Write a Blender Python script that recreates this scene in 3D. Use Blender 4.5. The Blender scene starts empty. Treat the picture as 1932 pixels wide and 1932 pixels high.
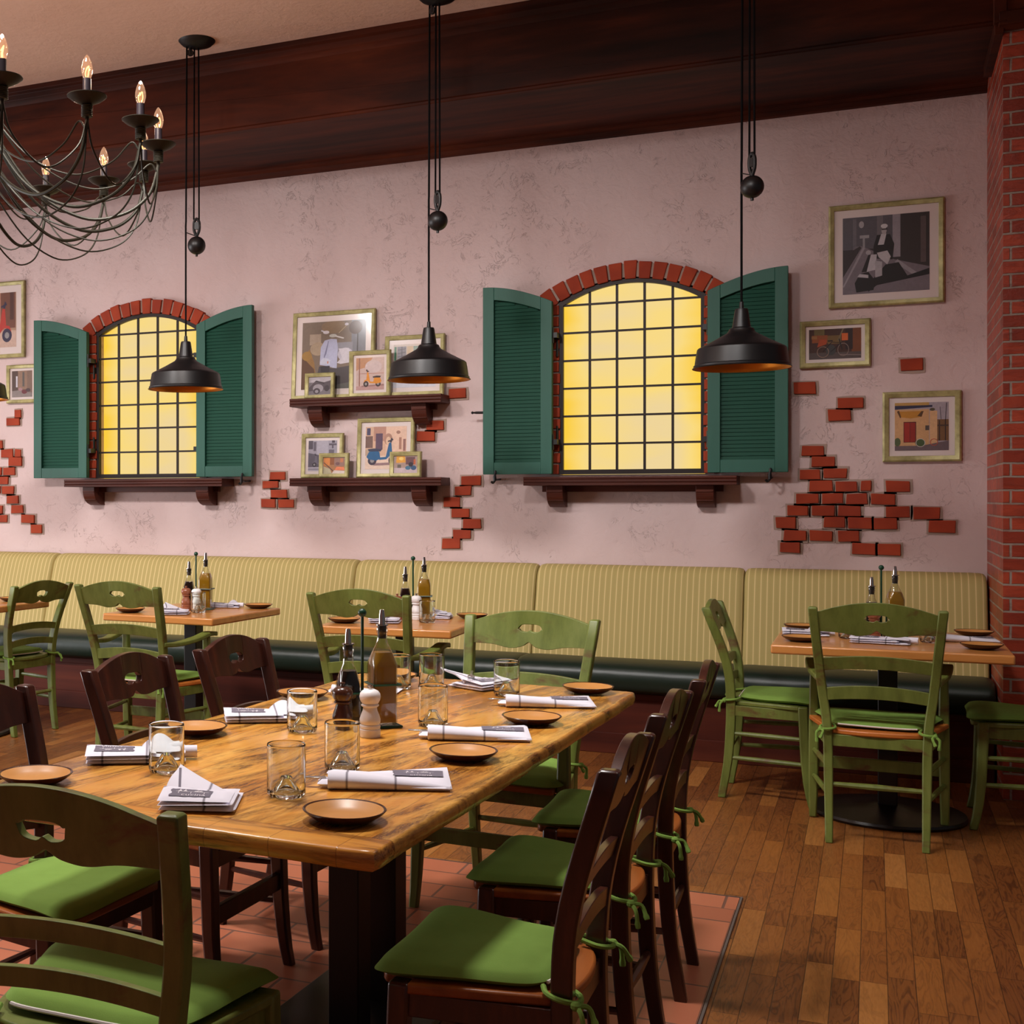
import bpy, bmesh, math, random
from mathutils import Vector, Matrix, noise
random.seed(7)
PI = math.pi
SC = bpy.context.scene
COL = SC.collection

# ------------------------------------------------------------------ materials
def lin(c):
    return tuple(((v / 255) / 12.92 if v / 255 <= 0.04045 else ((v / 255 + 0.055) / 1.055) ** 2.4) for v in c) + (1.0,)

class NT:
    def __init__(s, name):
        s.m = bpy.data.materials.new(name); s.m.use_nodes = True
        s.t = s.m.node_tree; s.t.nodes.clear()
        s.out = s.n('ShaderNodeOutputMaterial')
    def n(s, typ, **kw):
        nd = s.t.nodes.new(typ)
        for k, v in kw.items():
            if k.startswith('_'): setattr(nd, k[1:], v)
            else: s.set(nd, k, v)
        return nd
    def set(s, nd, k, v):
        key = int(k[1:]) if (k[0] == 'i' and k[1:].isdigit()) else k.replace('__', ' ')
        inp = nd.inputs[key]
        if isinstance(v, bpy.types.NodeSocket): s.t.links.new(v, inp)
        elif isinstance(v, bpy.types.Node): s.t.links.new(v.outputs[0], inp)
        else: inp.default_value = v
    def math(s, op, a, b=0.0, clamp=False):
        nd = s.n('ShaderNodeMath', _operation=op, _use_clamp=clamp); s.set(nd, 'i0', a); s.set(nd, 'i1', b); return nd.outputs[0]
    def mix(s, f, a, b, mode='MIX'):
        nd = s.n('ShaderNodeMix', _data_type='RGBA', _blend_type=mode)
        s.set(nd, 'i0', f); s.set(nd, 'i6', a); s.set(nd, 'i7', b); return nd.outputs[2]
    def ramp(s, f, stops):
        nd = s.n('ShaderNodeValToRGB'); s.set(nd, 'Fac', f)
        cr = nd.color_ramp
        while len(cr.elements) < len(stops): cr.elements.new(0.5)
        for e, (p, c) in zip(cr.elements, stops): e.position = p; e.color = c if len(c) == 4 else tuple(c) + (1,)
        return nd.outputs[0]
    def rampf(s, f, stops):
        return s.ramp(f, [(p, (v, v, v, 1)) for p, v in stops])
    def coord(s, k='Object'):
        return s.n('ShaderNodeTexCoord').outputs[k]
    def map(s, v, scale=(1, 1, 1), rot=(0, 0, 0), loc=(0, 0, 0)):
        return s.n('ShaderNodeMapping', Vector=v, Scale=scale, Rotation=rot, Location=loc).outputs[0]
    def noise(s, v, scale=5, detail=4, rough=0.55, dist=0.0, out=0):
        return s.n('ShaderNodeTexNoise', Vector=v, Scale=scale, Detail=detail, Roughness=rough, Distortion=dist).outputs[out]
    def bump(s, h, strength=0.3, dist=0.01, normal=None):
        nd = s.n('ShaderNodeBump', Height=h, Strength=strength, Distance=dist)
        if normal is not None: s.set(nd, 'Normal', normal)
        return nd.outputs[0]
    def xyz(s, v):
        nd = s.n('ShaderNodeSeparateXYZ', Vector=v); return nd.outputs
    def comb(s, x, y, z=0.0):
        nd = s.n('ShaderNodeCombineXYZ'); s.set(nd, 'X', x); s.set(nd, 'Y', y); s.set(nd, 'Z', z); return nd.outputs[0]
    def pbr(s, color, rough=0.5, normal=None, **kw):
        nd = s.n('ShaderNodeBsdfPrincipled'); s.set(nd, 'Base Color', color); s.set(nd, 'Roughness', rough)
        if normal is not None: s.set(nd, 'Normal', normal)
        for k, v in kw.items(): s.set(nd, k.replace('__', ' '), v)
        s.t.links.new(nd.outputs[0], s.out.inputs[0]); return s.m

def simple(name, c, rough=0.5, normal=None, **kw):
    t = NT(name); return t.pbr(lin(c), rough, normal, **kw)

def plaster(name, c0, c1, bs=0.6):
    t = NT(name); P = t.coord()
    n1 = t.noise(P, 1.3, 5, .6); n2 = t.noise(P, 14, 6, .65, .6)
    w = t.noise(P, 9, 5, .65, 1.6)
    ridge = t.rampf(t.math('ABSOLUTE', t.math('SUBTRACT', w, .5)), [(0, 1), (.008, .15), (.02, 0)])
    rm = t.math('MULTIPLY', t.rampf(t.noise(P, 1.9, 2, .5), [(.46, 0), (.66, 1)]), t.rampf(t.noise(P, 12, 2, .5), [(.5, 0), (.62, 1)]))
    ridge = t.math('MULTIPLY', ridge, rm)
    n3 = t.noise(P, 45, 3, .6)
    h = t.math('ADD', t.math('ADD', t.math('MULTIPLY', n2, .45), t.math('MULTIPLY', ridge, .9)), t.math('MULTIPLY', n3, .12))
    col = t.mix(t.rampf(n1, [(.3, 0), (.7, 1)]), lin(c0), lin(c1))
    fl = t.rampf(t.noise(P, 26, 3, .7, .8), [(.70, 0), (.745, 1)])
    col = t.mix(t.math('MULTIPLY', fl, .08), col, lin((120, 90, 80)))
    return t.pbr(col, .8, t.bump(h, bs, .02))

def woodmat(name, cols, axis='y', grain=14, stretch=.06, rough=.4, bump=.08, knots=0.0, worn=None, coat=0.0, spec=None):
    t = NT(name); P = t.coord()
    sc = {'x': (stretch, 1, 1), 'y': (1, stretch, 1), 'z': (1, 1, stretch)}[axis]
    Q = t.map(P, sc)
    a = t.noise(Q, grain, 6, .6, .6); b = t.noise(Q, grain * 5, 3, .6)
    f = t.math('ADD', t.math('MULTIPLY', a, .75), t.math('MULTIPLY', b, .25))
    n = len(cols)
    col = t.ramp(f, [(.28 + .44 * i / max(1, n - 1), lin(c)) for i, c in enumerate(cols)])
    if worn:
        wn = t.rampf(t.noise(P, 9, 5, .65), [(.60, 0), (.70, 1)])
        col = t.mix(t.math('MULTIPLY', wn, .7), col, lin(worn))
    kw = {'Coat__Weight': coat, 'Coat__Roughness': .15} if coat else {}
    if spec is not None: kw['Specular__IOR__Level'] = spec
    return t.pbr(col, rough, t.bump(f, bump, .01), **kw)

M = {}
M['wall'] = plaster('wall_plaster', (212, 190, 188), (202, 176, 173), .6)
M['ceil'] = plaster('ceiling_plaster', (222, 190, 172), (214, 180, 160), .45)

# green painted wood with rubbed-through brown patches
t = NT('green_painted_wood'); P = t.coord()
g = t.noise(t.map(P, (6, 6, 1.2)), 4, 5, .6)
col = t.ramp(g, [(.3, lin((90, 100, 42))), (.5, lin((106, 118, 52))), (.7, lin((118, 128, 62)))])
wr = t.rampf(t.noise(t.map(P, (1, 1, 2.2)), 6.5, 4, .62, .4), [(.57, 0), (.70, 1)])
col = t.mix(t.math('MULTIPLY', wr, .8), col, lin((96, 58, 36)))
M['green'] = t.pbr(col, .42, t.bump(g, .06, .01))
t = NT('dark_brown_wood'); P = t.coord()
g = t.noise(t.map(P, (5, 5, .9)), 5, 5, .6)
col = t.ramp(g, [(.3, lin((44, 18, 12))), (.55, lin((62, 27, 17))), (.75, lin((88, 42, 24)))])
M['brown'] = t.pbr(col, .3, t.bump(g, .04, .01), Coat__Weight=.25, Coat__Roughness=.2)
M['brownseat'] = woodmat('brown_seat_wood', [(110, 54, 18), (150, 80, 28), (172, 98, 38)], 'x', 10, .08, .4)
M['seatwood'] = woodmat('honey_seat_wood', [(150, 78, 28), (190, 108, 44), (206, 128, 58)], 'x', 10, .08, .4)

t = NT('green_cushion_canvas'); P = t.coord()
w = t.n('ShaderNodeTexWave', Vector=P, Scale=220, Distortion=.5).outputs[1]
n = t.noise(P, 7, 3, .6); fz = t.noise(P, 420, 2, .6)
col = t.mix(t.rampf(n, [(.3, 0), (.7, 1)]), lin((118, 150, 68)), lin((128, 162, 76)))
col = t.mix(t.math('MULTIPLY', fz, .25), col, lin((104, 136, 54)))
M['cushion'] = t.pbr(col, .9, t.bump(fz, .12, .002), Specular__IOR__Level=.2)
M['zip'] = simple('white_zip_tape', (225, 218, 214), .7)

# long table: honey planks with dark scraped streaks
t = NT('rustic_table_wood'); P = t.coord(); X = t.xyz(P)
pl = t.math('FLOOR', t.math('DIVIDE', t.math('ADD', X[0], 2.0), .133))
rnd = t.n('ShaderNodeTexWhiteNoise', _noise_dimensions='1D', W=pl).outputs[0]
endb = t.math('LESS_THAN', X[1], -.945)
Q = t.comb(X[0], t.math('ADD', t.math('MULTIPLY', X[1], .16), t.math('MULTIPLY', rnd, 7)), X[2])
Qe = t.comb(t.math('MULTIPLY', X[0], .16), t.math('ADD', X[1], 3.3), t.math('MULTIPLY', X[2], 2.0))
Q = t.n('ShaderNodeMix', _data_type='VECTOR', i0=endb, i4=Q, i5=Qe).outputs[1]
a = t.noise(Q, 7, 6, .62, 1.6); b = t.noise(Q, 60, 4, .6)
base = t.ramp(t.math('ADD', t.math('MULTIPLY', a, .8), t.math('MULTIPLY', b, .2)), [(.3, lin((186, 112, 38))), (.46, lin((222, 152, 62))), (.6, lin((234, 174, 82))), (.75, lin((242, 192, 108)))])
base = t.mix(t.math('MULTIPLY', rnd, .2), base, lin((214, 138, 50)))
Q2 = t.map(P, (2.6, 1, 1), (0, 0, .55))
Q3 = t.comb(t.xyz(Q2)[0], t.math('MULTIPLY', t.xyz(Q2)[1], .35), 0.0)
Q3 = t.n('ShaderNodeMix', _data_type='VECTOR', i0=endb, i4=Q3, i5=t.comb(t.math('MULTIPLY', X[0], .4), t.math('MULTIPLY', X[1], 2.5), t.math('MULTIPLY', X[2], 7.0))).outputs[1]
st = t.noise(Q3, 5.5, 7, .7, .9)
stk = t.rampf(st, [(.45, 0), (.60, 1)])
fine = t.rampf(t.noise(t.n('ShaderNodeMix', _data_type='VECTOR', i0=endb, i4=t.map(P, (3, .5, 3)), i5=t.map(P, (.4, 3, 5))).outputs[1], 38, 5, .7), [(.44, 1), (.66, .35)])
base = t.mix(t.math('MULTIPLY', t.math('MULTIPLY', stk, fine), .9), base, lin((86, 40, 14)))
gap = t.rampf(t.math('ABSOLUTE', t.math('SUBTRACT', t.math('FRACT', t.math('DIVIDE', t.math('ADD', X[0], 2.0), .133)), .5)), [(.488, 0), (.497, 1)])
base = t.mix(t.math('MULTIPLY', gap, .5), base, lin((110, 62, 26)))
eg = t.rampf(t.math('ABSOLUTE', t.math('ADD', X[1], .945)), [(.0012, 1), (.003, 0)])
base = t.mix(t.math('MULTIPLY', eg, .6), base, lin((104, 56, 22)))
hh = t.math('SUBTRACT', a, t.math('ADD', t.math('MULTIPLY', gap, .5), t.math('MULTIPLY', stk, .25)))
M['rustic'] = t.pbr(base, .26, t.bump(hh, .16, .01), Coat__Weight=.3, Coat__Roughness=.16)
M['tabletop'] = woodmat('wall_table_wood', [(170, 106, 50), (206, 138, 72), (220, 156, 86)], 'x', 9, .1, .28, .04, coat=.3)
M['blackmetal'] = simple('black_metal', (14, 12, 13), .38)
M['black'] = simple('black_enamel', (15, 14, 16), .42)
M['cordblack'] = simple('black_cord', (12, 11, 12), .8, None, Specular__IOR__Level=.1)
M['gold'] = simple('gold_lining', (196, 120, 28), .4, Metallic=.75)
M['iron'] = simple('dark_iron', (40, 32, 30), .5, Metallic=.5)
M['strip'] = simple('grey_edge_strip', (96, 86, 82), .5)
M['darkwood'] = woodmat('dark_shelf_wood', [(54, 21, 14), (78, 33, 21), (102, 50, 32)], 'x', 9, .08, .5, .1, spec=.3)
M['beamwood'] = woodmat('dark_beam_wood', [(14, 5, 3), (46, 17, 8), (80, 33, 15), (112, 54, 25)], 'x', 3.0, .14, .6, .05, spec=.2)
M['basewood'] = woodmat('banquette_base_wood', [(46, 15, 8), (72, 26, 14), (92, 40, 22)], 'x', 6, .08, .6, .05, spec=.2)
M['bronze'] = NT('aged_bronze'); t = M['bronze']; P = t.coord()
n = t.noise(P, 30, 3, .6)
M['bronze'] = t.pbr(t.mix(n, lin((34, 33, 26)), lin((56, 54, 43))), .5, None, Metallic=.5)
M['sleeve'] = simple('dark_candle_sleeve', (34, 28, 34), .35)

# shutters
t = NT('green_shutter_paint'); P = t.coord(); n = t.noise(t.map(P, (3, 3, .4)), 10, 4, .6)
M['shutter'] = t.pbr(t.mix(n, lin((28, 82, 68)), lin((36, 94, 78))), .55, t.bump(n, .04, .01))
t = NT('green_louver_paint'); P = t.coord(); n = t.noise(t.map(P, (.4, 3, 3)), 10, 4, .6)
M['louver'] = t.pbr(t.mix(n, lin((6, 62, 46)), lin((10, 72, 54))), .6, None, Specular__IOR__Level=.25)

# brick
t = NT('red_brick_slip'); P = t.coord(); n = t.noise(P, 22, 5, .6); n2 = t.noise(P, 5, 2)
M['brick'] = t.pbr(t.mix(t.rampf(n2, [(.35, 0), (.65, 1)]), lin((140, 46, 18)), lin((164, 60, 26))), .85, t.bump(n, .35, .008))
M['mortar'] = simple('grey_mortar', (164, 142, 130), .9)
t = NT('brick_pillar'); P = t.coord(); X = t.xyz(P)
V = t.comb(t.math('ADD', X[0], X[1]), X[2])
nz = t.noise(P, 18, 4, .6, out=1)
V = t.n('ShaderNodeVectorMath', _operation='ADD', i0=V, i1=t.n('ShaderNodeVectorMath', _operation='SCALE', i0=nz, Scale=.006).outputs[0]).outputs[0]
bt = t.n('ShaderNodeTexBrick', Vector=V, Color1=lin((136, 46, 26)), Color2=lin((184, 74, 46)), Mortar=lin((158, 140, 128)), Scale=1.0)
bt.inputs['Mortar Size'].default_value = .0055; bt.inputs['Mortar Smooth'].default_value = .3
bt.inputs['Brick Width'].default_value = .215; bt.inputs['Row Height'].default_value = .0605; bt.inputs['Bias'].default_value = 0
nn = t.noise(P, 30, 6, .7); big = t.noise(t.map(P, (1, 1, 3)), 9, 4, .6, 1.0)
col = t.mix(t.math('MULTIPLY', t.rampf(big, [(.45, 0), (.7, 1)]), .6), bt.outputs[0], lin((112, 34, 20)))
h = t.math('ADD', t.math('SUBTRACT', 1.0, bt.outputs[1]), t.math('ADD', t.math('MULTIPLY', nn, .22), t.math('MULTIPLY', big, .3)))
M['pillar'] = t.pbr(col, .42, t.bump(h, .8, .012))

# floors
t = NT('oak_plank_floor'); P = t.coord(); X = t.xyz(P)
u = t.math('DIVIDE', t.math('ADD', X[0], 30.0), .0705); row = t.math('FLOOR', u)
ro = t.n('ShaderNodeTexWhiteNoise', _noise_dimensions='1D', W=row).outputs[0]
v = t.math('DIVIDE', t.math('ADD', X[1], t.math('ADD', 20.0, t.math('MULTIPLY', ro, 3.7))), .47); ci = t.math('FLOOR', v)
rc = t.n('ShaderNodeTexWhiteNoise', _noise_dimensions='2D', Vector=t.comb(row, ci)).outputs[0]
base = t.ramp(rc, [(0, lin((122, 70, 30))), (.3, lin((134, 80, 35))), (.6, lin((146, 88, 39))), (.85, lin((158, 98, 42))), (1, lin((182, 122, 62)))])
Q = t.comb(t.math('ADD', X[0], t.math('MULTIPLY', rc, 13)), t.math('MULTIPLY', X[1], .13), t.math('MULTIPLY', rc, 5))
gr = t.noise(Q, 15, 3, .5, 1.6); g2 = t.noise(Q, 120, 3, .6)
lines = t.rampf(t.math('FRACT', t.math('MULTIPLY', gr, 9.0)), [(.0, 1), (.26, .0), (.76, 0), (1, 1)])
base = t.mix(t.math('MULTIPLY', t.math('MULTIPLY', lines, t.rampf(rc, [(0, 1), (.5, .6), (1, .25)])), .85), base, lin((62, 28, 12)))
base = t.mix(t.math('MULTIPLY', g2, .35), base, lin((92, 46, 20)))
eu = t.math('ABSOLUTE', t.math('SUBTRACT', t.math('FRACT', u), .5)); ev = t.math('ABSOLUTE', t.math('SUBTRACT', t.math('FRACT', v), .5))
seam = t.math('MAXIMUM', t.rampf(eu, [(.475, 0), (.492, 1)]), t.rampf(ev, [(.4955, 0), (.4985, 1)]))
base = t.mix(t.math('MULTIPLY', seam, .75), base, lin((34, 16, 9)))
M['floor'] = t.pbr(base, t.rampf(g2, [(.3, .34), (.7, .46)]), t.bump(t.math('SUBTRACT', t.math('MULTIPLY', gr, .2), seam), .25, .004))
t = NT('terracotta_tile'); P = t.coord(); X = t.xyz(P)
nz = t.noise(P, 6, 3, .6)
side_b = t.math('GREATER_THAN', X[0], -.557)
far_b = t.math('GREATER_THAN', X[1], 4.466)
Va = t.comb(X[0], t.math('ADD', X[1], -4.466 + .148 * 40))
Vb = t.comb(t.math('ADD', X[1], .02), t.math('ADD', X[0], .557 + .148 * 40))
V = t.n('ShaderNodeMix', _data_type='VECTOR', i0=t.math('MULTIPLY', side_b, t.math('SUBTRACT', 1.0, far_b)), i4=Va, i5=Vb).outputs[1]
bt = t.n('ShaderNodeTexBrick', Vector=V, Color1=lin((168, 96, 68)), Color2=lin((188, 112, 80)), Mortar=lin((92, 68, 60)), Scale=1.0)
bt.inputs['Mortar Size'].default_value = .0052; bt.inputs['Mortar Smooth'].default_value = .25
bt.inputs['Brick Width'].default_value = .30; bt.inputs['Row Height'].default_value = .148; bt.inputs['Bias'].default_value = 0
col = t.mix(t.math('MULTIPLY', nz, .4), bt.outputs[0], lin((164, 96, 70)))
M['tile'] = t.pbr(col, .45, t.bump(t.math('SUBTRACT', t.math('MULTIPLY', t.noise(P, 25, 4), .15), bt.outputs[1]), .3, .004))

# banquette
t = NT('striped_banquette_fabric'); P = t.coord(); X = t.xyz(P)
fr = t.math('FRACT', t.math('DIVIDE', t.math('ADD', X[0], 20.0), .0315)); ab = t.math('ABSOLUTE', t.math('SUBTRACT', fr, .5))
s1 = t.rampf(ab, [(.04, 1), (.065, 0)]); s2 = t.rampf(ab, [(.2, 0), (.24, 1)])
wv = t.noise(t.map(P, (160, 60, 60)), 3, 2)
col = t.mix(t.math('MULTIPLY', s2, .35), lin((178, 160, 100)), lin((160, 141, 80)))
col = t.mix(s1, col, lin((224, 198, 142)))
col = t.mix(t.math('MULTIPLY', wv, .18), col, lin((156, 138, 84)))
M['stripe'] = t.pbr(col, .8, t.bump(wv, .06, .003))
M['piping'] = simple('banquette_welt', (112, 98, 52), .8)
t = NT('dark_green_vinyl'); P = t.coord(); n = t.noise(P, 4, 4, .6); n2 = t.noise(P, 90, 3)
M['vinyl'] = t.pbr(lin((13, 32, 22)), .4, t.bump(t.math('ADD', n, t.math('MULTIPLY', n2, .05)), .2, .02))

# backlit window glass (a lit lamp box behind amber glass)
t = NT('lit_amber_glass'); P = t.coord(); X = t.xyz(P)
ed = t.rampf(t.math('ABSOLUTE', X[0]), [(.0, 0), (.24, .08), (.40, 1)])
band = t.noise(t.comb(t.math('MULTIPLY', X[0], .35), 0.0, X[2]), 4.2, 2, .5)
fac = t.math('ADD', t.math('MULTIPLY', ed, .75), t.math('MULTIPLY', t.rampf(band, [(.35, 0), (.65, 1)]), .45), True)
c = t.ramp(fac, [(0, lin((238, 212, 156))), (.45, lin((250, 218, 128))), (1, lin((252, 206, 66)))])
em = t.n('ShaderNodeEmission', Color=c, Strength=1.0)
t.t.links.new(em.outputs[0], t.out.inputs[0]); M['glow'] = t.m
GLOW = em

# glass
t = NT('clear_tumbler_glass')
M['glass'] = t.pbr((.93, .97, .94, 1), .02, None, Transmission__Weight=1.0, IOR=1.45)
def thin(name, tint, f0=.08, rough=.03):
    t = NT(name)
    lw = t.n('ShaderNodeLayerWeight', Blend=.28).outputs[1]
    tr = t.n('ShaderNodeBsdfTransparent', Color=tint); gl = t.n('ShaderNodeBsdfGlossy', Roughness=rough)
    mx = t.n('ShaderNodeMixShader', i0=t.math('ADD', t.math('MULTIPLY', lw, .75), f0, True))
    t.t.links.new(tr.outputs[0], mx.inputs[1]); t.t.links.new(gl.outputs[0], mx.inputs[2])
    t.t.links.new(mx.outputs[0], t.out.inputs[0]); return t.m
M['thin'] = thin('bottle_glass', (.95, .96, .92, 1), .035)
M['pane'] = thin('picture_glass', (.98, .98, .98, 1), .012, .12)
M['bulbglass'] = thin('bulb_glass', (1, .86, .72, 1), .07)
t_ = M['bulbglass'].node_tree; e_ = t_.nodes.new('ShaderNodeEmission'); e_.inputs[0].default_value = (1, .56, .34, 1); e_.inputs[1].default_value = .22
a_ = t_.nodes.new('ShaderNodeAddShader'); o_n = [n_ for n_ in t_.nodes if n_.type == 'OUTPUT_MATERIAL'][0]
src = o_n.inputs[0].links[0].from_socket; t_.links.new(src, a_.inputs[0]); t_.links.new(e_.outputs[0], a_.inputs[1]); t_.links.new(a_.outputs[0], o_n.inputs[0])
t = NT('glowing_filament'); em = t.n('ShaderNodeEmission', Color=(1, .5, .16, 1), Strength=5); t.t.links.new(em.outputs[0], t.out.inputs[0]); M['filament'] = t.m
t = NT('olive_oil'); M['oil'] = t.pbr(lin((146, 104, 4)), .35)
M['vinegar'] = simple('balsamic_vinegar', (24, 10, 10), .12)
M['chrome'] = simple('chrome_spout', (214, 210, 206), .12, Metallic=1.0)
M['steel'] = simple('fork_steel', (190, 186, 184), .25, Metallic=1.0)
M['rubber'] = simple('black_stopper', (22, 18, 18), .5)
M['wire'] = simple('dark_green_wire', (14, 62, 42), .35)
M['plate_in'] = simple('tan_glaze', (198, 140, 76), .36)
M['plate_out'] = simple('dark_brown_glaze', (58, 27, 15), .25)
M['millbrown'] = woodmat('walnut_mill_wood', [(46, 21, 11), (66, 32, 17), (84, 44, 24)], 'z', 10, .2, .25, .02, coat=.4)
M['millrose'] = woodmat('light_brown_mill_wood', [(122, 66, 44), (146, 86, 60), (160, 98, 70)], 'z', 10, .2, .3, .02, coat=.3)
t = NT('whitewashed_mill_wood'); P = t.coord()
n = t.rampf(t.noise(t.map(P, (1, 1, .3)), 70, 4, .7), [(.66, 0), (.76, 1)])
M['millwhite'] = t.pbr(t.mix(t.math('MULTIPLY', n, .55), lin((236, 232, 232)), lin((130, 106, 94))), .4)
t = NT('white_napkin_cotton'); P = t.coord(); X = t.xyz(P); n = t.noise(P, 300, 2); n2 = t.noise(P, 22, 3)
ln = t.rampf(t.math('ABSOLUTE', t.math('SUBTRACT', X[0], -.088)), [(.0024, 1), (.0032, 0)])
l2 = t.rampf(t.math('ABSOLUTE', t.math('SUBTRACT', X[0], .012)), [(.0024, 1), (.0032, 0)])
fz = t.rampf(X[2], [(0.0, 1), (1, 1)])
col = t.mix(t.math('MAXIMUM', ln, l2), lin((228, 226, 238)), lin((100, 94, 106)))
M['napkin'] = t.pbr(col, .85, t.bump(t.math('ADD', t.math('MULTIPLY', n, .2), n2), .12, .004))
M['print'] = simple('grey_print', (112, 106, 120), .85)
M['printw'] = simple('white_print', (228, 222, 228), .85)
t = NT('olive_gold_frame'); P = t.coord(); n = t.noise(P, 18, 4, .6)
M['frame'] = t.pbr(t.mix(t.rampf(n, [(.35, 0), (.65, 1)]), lin((140, 132, 84)), lin((180, 170, 116))), .45, t.bump(n, .1, .005), Metallic=.25)
M['mat'] = simple('picture_mount', (226, 212, 208), .8)
t = NT('printed_photo'); P = t.coord()
at_ = t.n('ShaderNodeAttribute', _attribute_name='Col').outputs[0]
n = t.noise(P, 60, 4, .7); n3 = t.noise(P, 17, 3, .6)
k = t.math('ADD', .62, t.math('ADD', t.math('MULTIPLY', n, .45), t.math('MULTIPLY', n3, .3)))
M['photo'] = t.pbr(t.n('ShaderNodeVectorMath', _operation='SCALE', i0=at_, Scale=k).outputs[0], .6)

# ------------------------------------------------------------------ mesh helpers
class MB:
    def __init__(s): s.v = []; s.f = []; s.mi = []; s.col = []
    def add(s, vs, fs, m=0, c=None):
        b = len(s.v); s.v += [tuple(v) for v in vs]
        for f in fs: s.f.append(tuple(b + i for i in f)); s.mi.append(m); s.col.append(c)
        return s
    def box(s, c, d, m=0, R=None):
        x, y, z = d[0] / 2, d[1] / 2, d[2] / 2
        vs = [Vector((a * x, b * y, e * z)) for a in (-1, 1) for b in (-1, 1) for e in (-1, 1)]
        if R is not None: vs = [R @ v for v in vs]
        vs = [v + Vector(c) for v in vs]
        return s.add(vs, [(0, 1, 3, 2), (4, 6, 7, 5), (0, 4, 5, 1), (2, 3, 7, 6), (0, 2, 6, 4), (1, 5, 7, 3)], m)
    def loft(s, rings, m=0, caps=True, closed=True):
        n = len(rings[0]); vs = [p for r in rings for p in r]; fs = []
        for i in range(len(rings) - 1):
            for j in range(n if closed else n - 1):
                k = (j + 1) % n
                fs.append((i * n + j, i * n + k, (i + 1) * n + k, (i + 1) * n + j))
        if caps: fs.append(tuple(range(n - 1, -1, -1))); fs.append(tuple((len(rings) - 1) * n + j for j in range(n)))
        return s.add(vs, fs, m)
    def tube(s, pts, r, n=8, m=0, caps=True):
        pts = [Vector(p) for p in pts]; rings = []
        up = None
        for i, p in enumerate(pts):
            a = pts[max(0, i - 1)]; b = pts[min(len(pts) - 1, i + 1)]
            t = (b - a); t = t.normalized() if t.length > 1e-9 else Vector((0, 0, 1))
            if up is None:
                up = Vector((0, 0, 1)) if abs(t.z) < .9 else Vector((1, 0, 0))
            x = t.cross(up); x = x.normalized() if x.length > 1e-6 else t.orthogonal().normalized()
            up = x.cross(t).normalized()
            rr = r[i] if isinstance(r, (list, tuple)) else r
            rings.append([p + (x * math.cos(2 * PI * k / n) + up * math.sin(2 * PI * k / n)) * rr for k in range(n)])
        return s.loft(rings, m, caps)
    def lathe(s, prof, n=32, m=0, o=(0, 0, 0), mfun=None):
        o = Vector(o); vs = []; fs = []; ms = []; idx = []
        for r, z in prof:
            if r < 1e-6: vs.append(o + Vector((0, 0, z))); idx.append([len(vs) - 1] * n)
            else:
                row = []
                for k in range(n): a = 2 * PI * k / n; vs.append(o + Vector((r * math.cos(a), r * math.sin(a), z))); row.append(len(vs) - 1)
                idx.append(row)
        b = len(s.v); s.v += [tuple(v) for v in vs]
        for i in range(len(prof) - 1):
            for k in range(n):
                q = [idx[i][k], idx[i][(k + 1) % n], idx[i + 1][(k + 1) % n], idx[i + 1][k]]
                u = []
                for a in q:
                    if a not in u: u.append(a)
                if len(u) > 2: s.f.append(tuple(b + a for a in u)); s.mi.append(mfun(i) if mfun else m); s.col.append(None)
        return s
    def ball(s, c, r, n=16, m=0, sc=(1, 1, 1)):
        h = n // 2
        pr = [(r * math.sin(PI * i / h), -r * math.cos(PI * i / h)) for i in range(h + 1)]
        k = MB().lathe(pr, n); return s.add([Vector((v[0] * sc[0], v[1] * sc[1], v[2] * sc[2])) + Vector(c) for v in k.v], k.f, m)
    def prism(s, poly, fn, d0, d1, m=0):
        # poly 2D outline, fn(a,b,d)->3D
        n = len(poly)
        vs = [fn(a, b, d0) for a, b in poly] + [fn(a, b, d1) for a, b in poly]
        fs = [tuple(range(n)), tuple(range(2 * n - 1, n - 1, -1))] + [(i, n + i, n + (i + 1) % n, (i + 1) % n) for i in range(n)]
        return s.add(vs, fs, m)
    def xf(s, Mx): s.v = [tuple(Mx @ Vector(v)) for v in s.v]; return s
    def build(s, name, mats, parent=None, loc=None, rot=None, bevel=0, seg=2, smooth=True, ang=35, sub=0):
        me = bpy.data.meshes.new(name); me.from_pydata(s.v, [], s.f)
        if not isinstance(mats, (list, tuple)): mats = [mats]
        for mm in mats: me.materials.append(mm)
        me.polygons.foreach_set('material_index', s.mi)
        if any(c is not None for c in s.col):
            ca = me.color_attributes.new('Col', 'FLOAT_COLOR', 'CORNER')
            for p in me.polygons:
                c = s.col[p.index] or (1, 1, 1, 1)
                for li in p.loop_indices: ca.data[li].color = c
        bm = bmesh.new(); bm.from_mesh(me)
        bmesh.ops.remove_doubles(bm, verts=bm.verts, dist=1e-6)
        bmesh.ops.recalc_face_normals(bm, faces=bm.faces); bm.to_mesh(me); bm.free()
        if smooth:
            me.polygons.foreach_set('use_smooth', [True] * len(me.polygons)); me.set_sharp_from_angle(angle=math.radians(ang))
        me.update()
        o = bpy.data.objects.new(name, me); COL.objects.link(o)
        if parent: o.parent = parent
        if loc: o.location = loc
        if rot: o.rotation_euler = rot
        if bevel:
            b = o.modifiers.new('Bevel', 'BEVEL'); b.width = bevel; b.segments = seg; b.limit_method = 'ANGLE'; b.angle_limit = math.radians(40)
        if sub:
            q = o.modifiers.new('Sub', 'SUBSURF'); q.levels = sub; q.render_levels = sub
        return o

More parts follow.
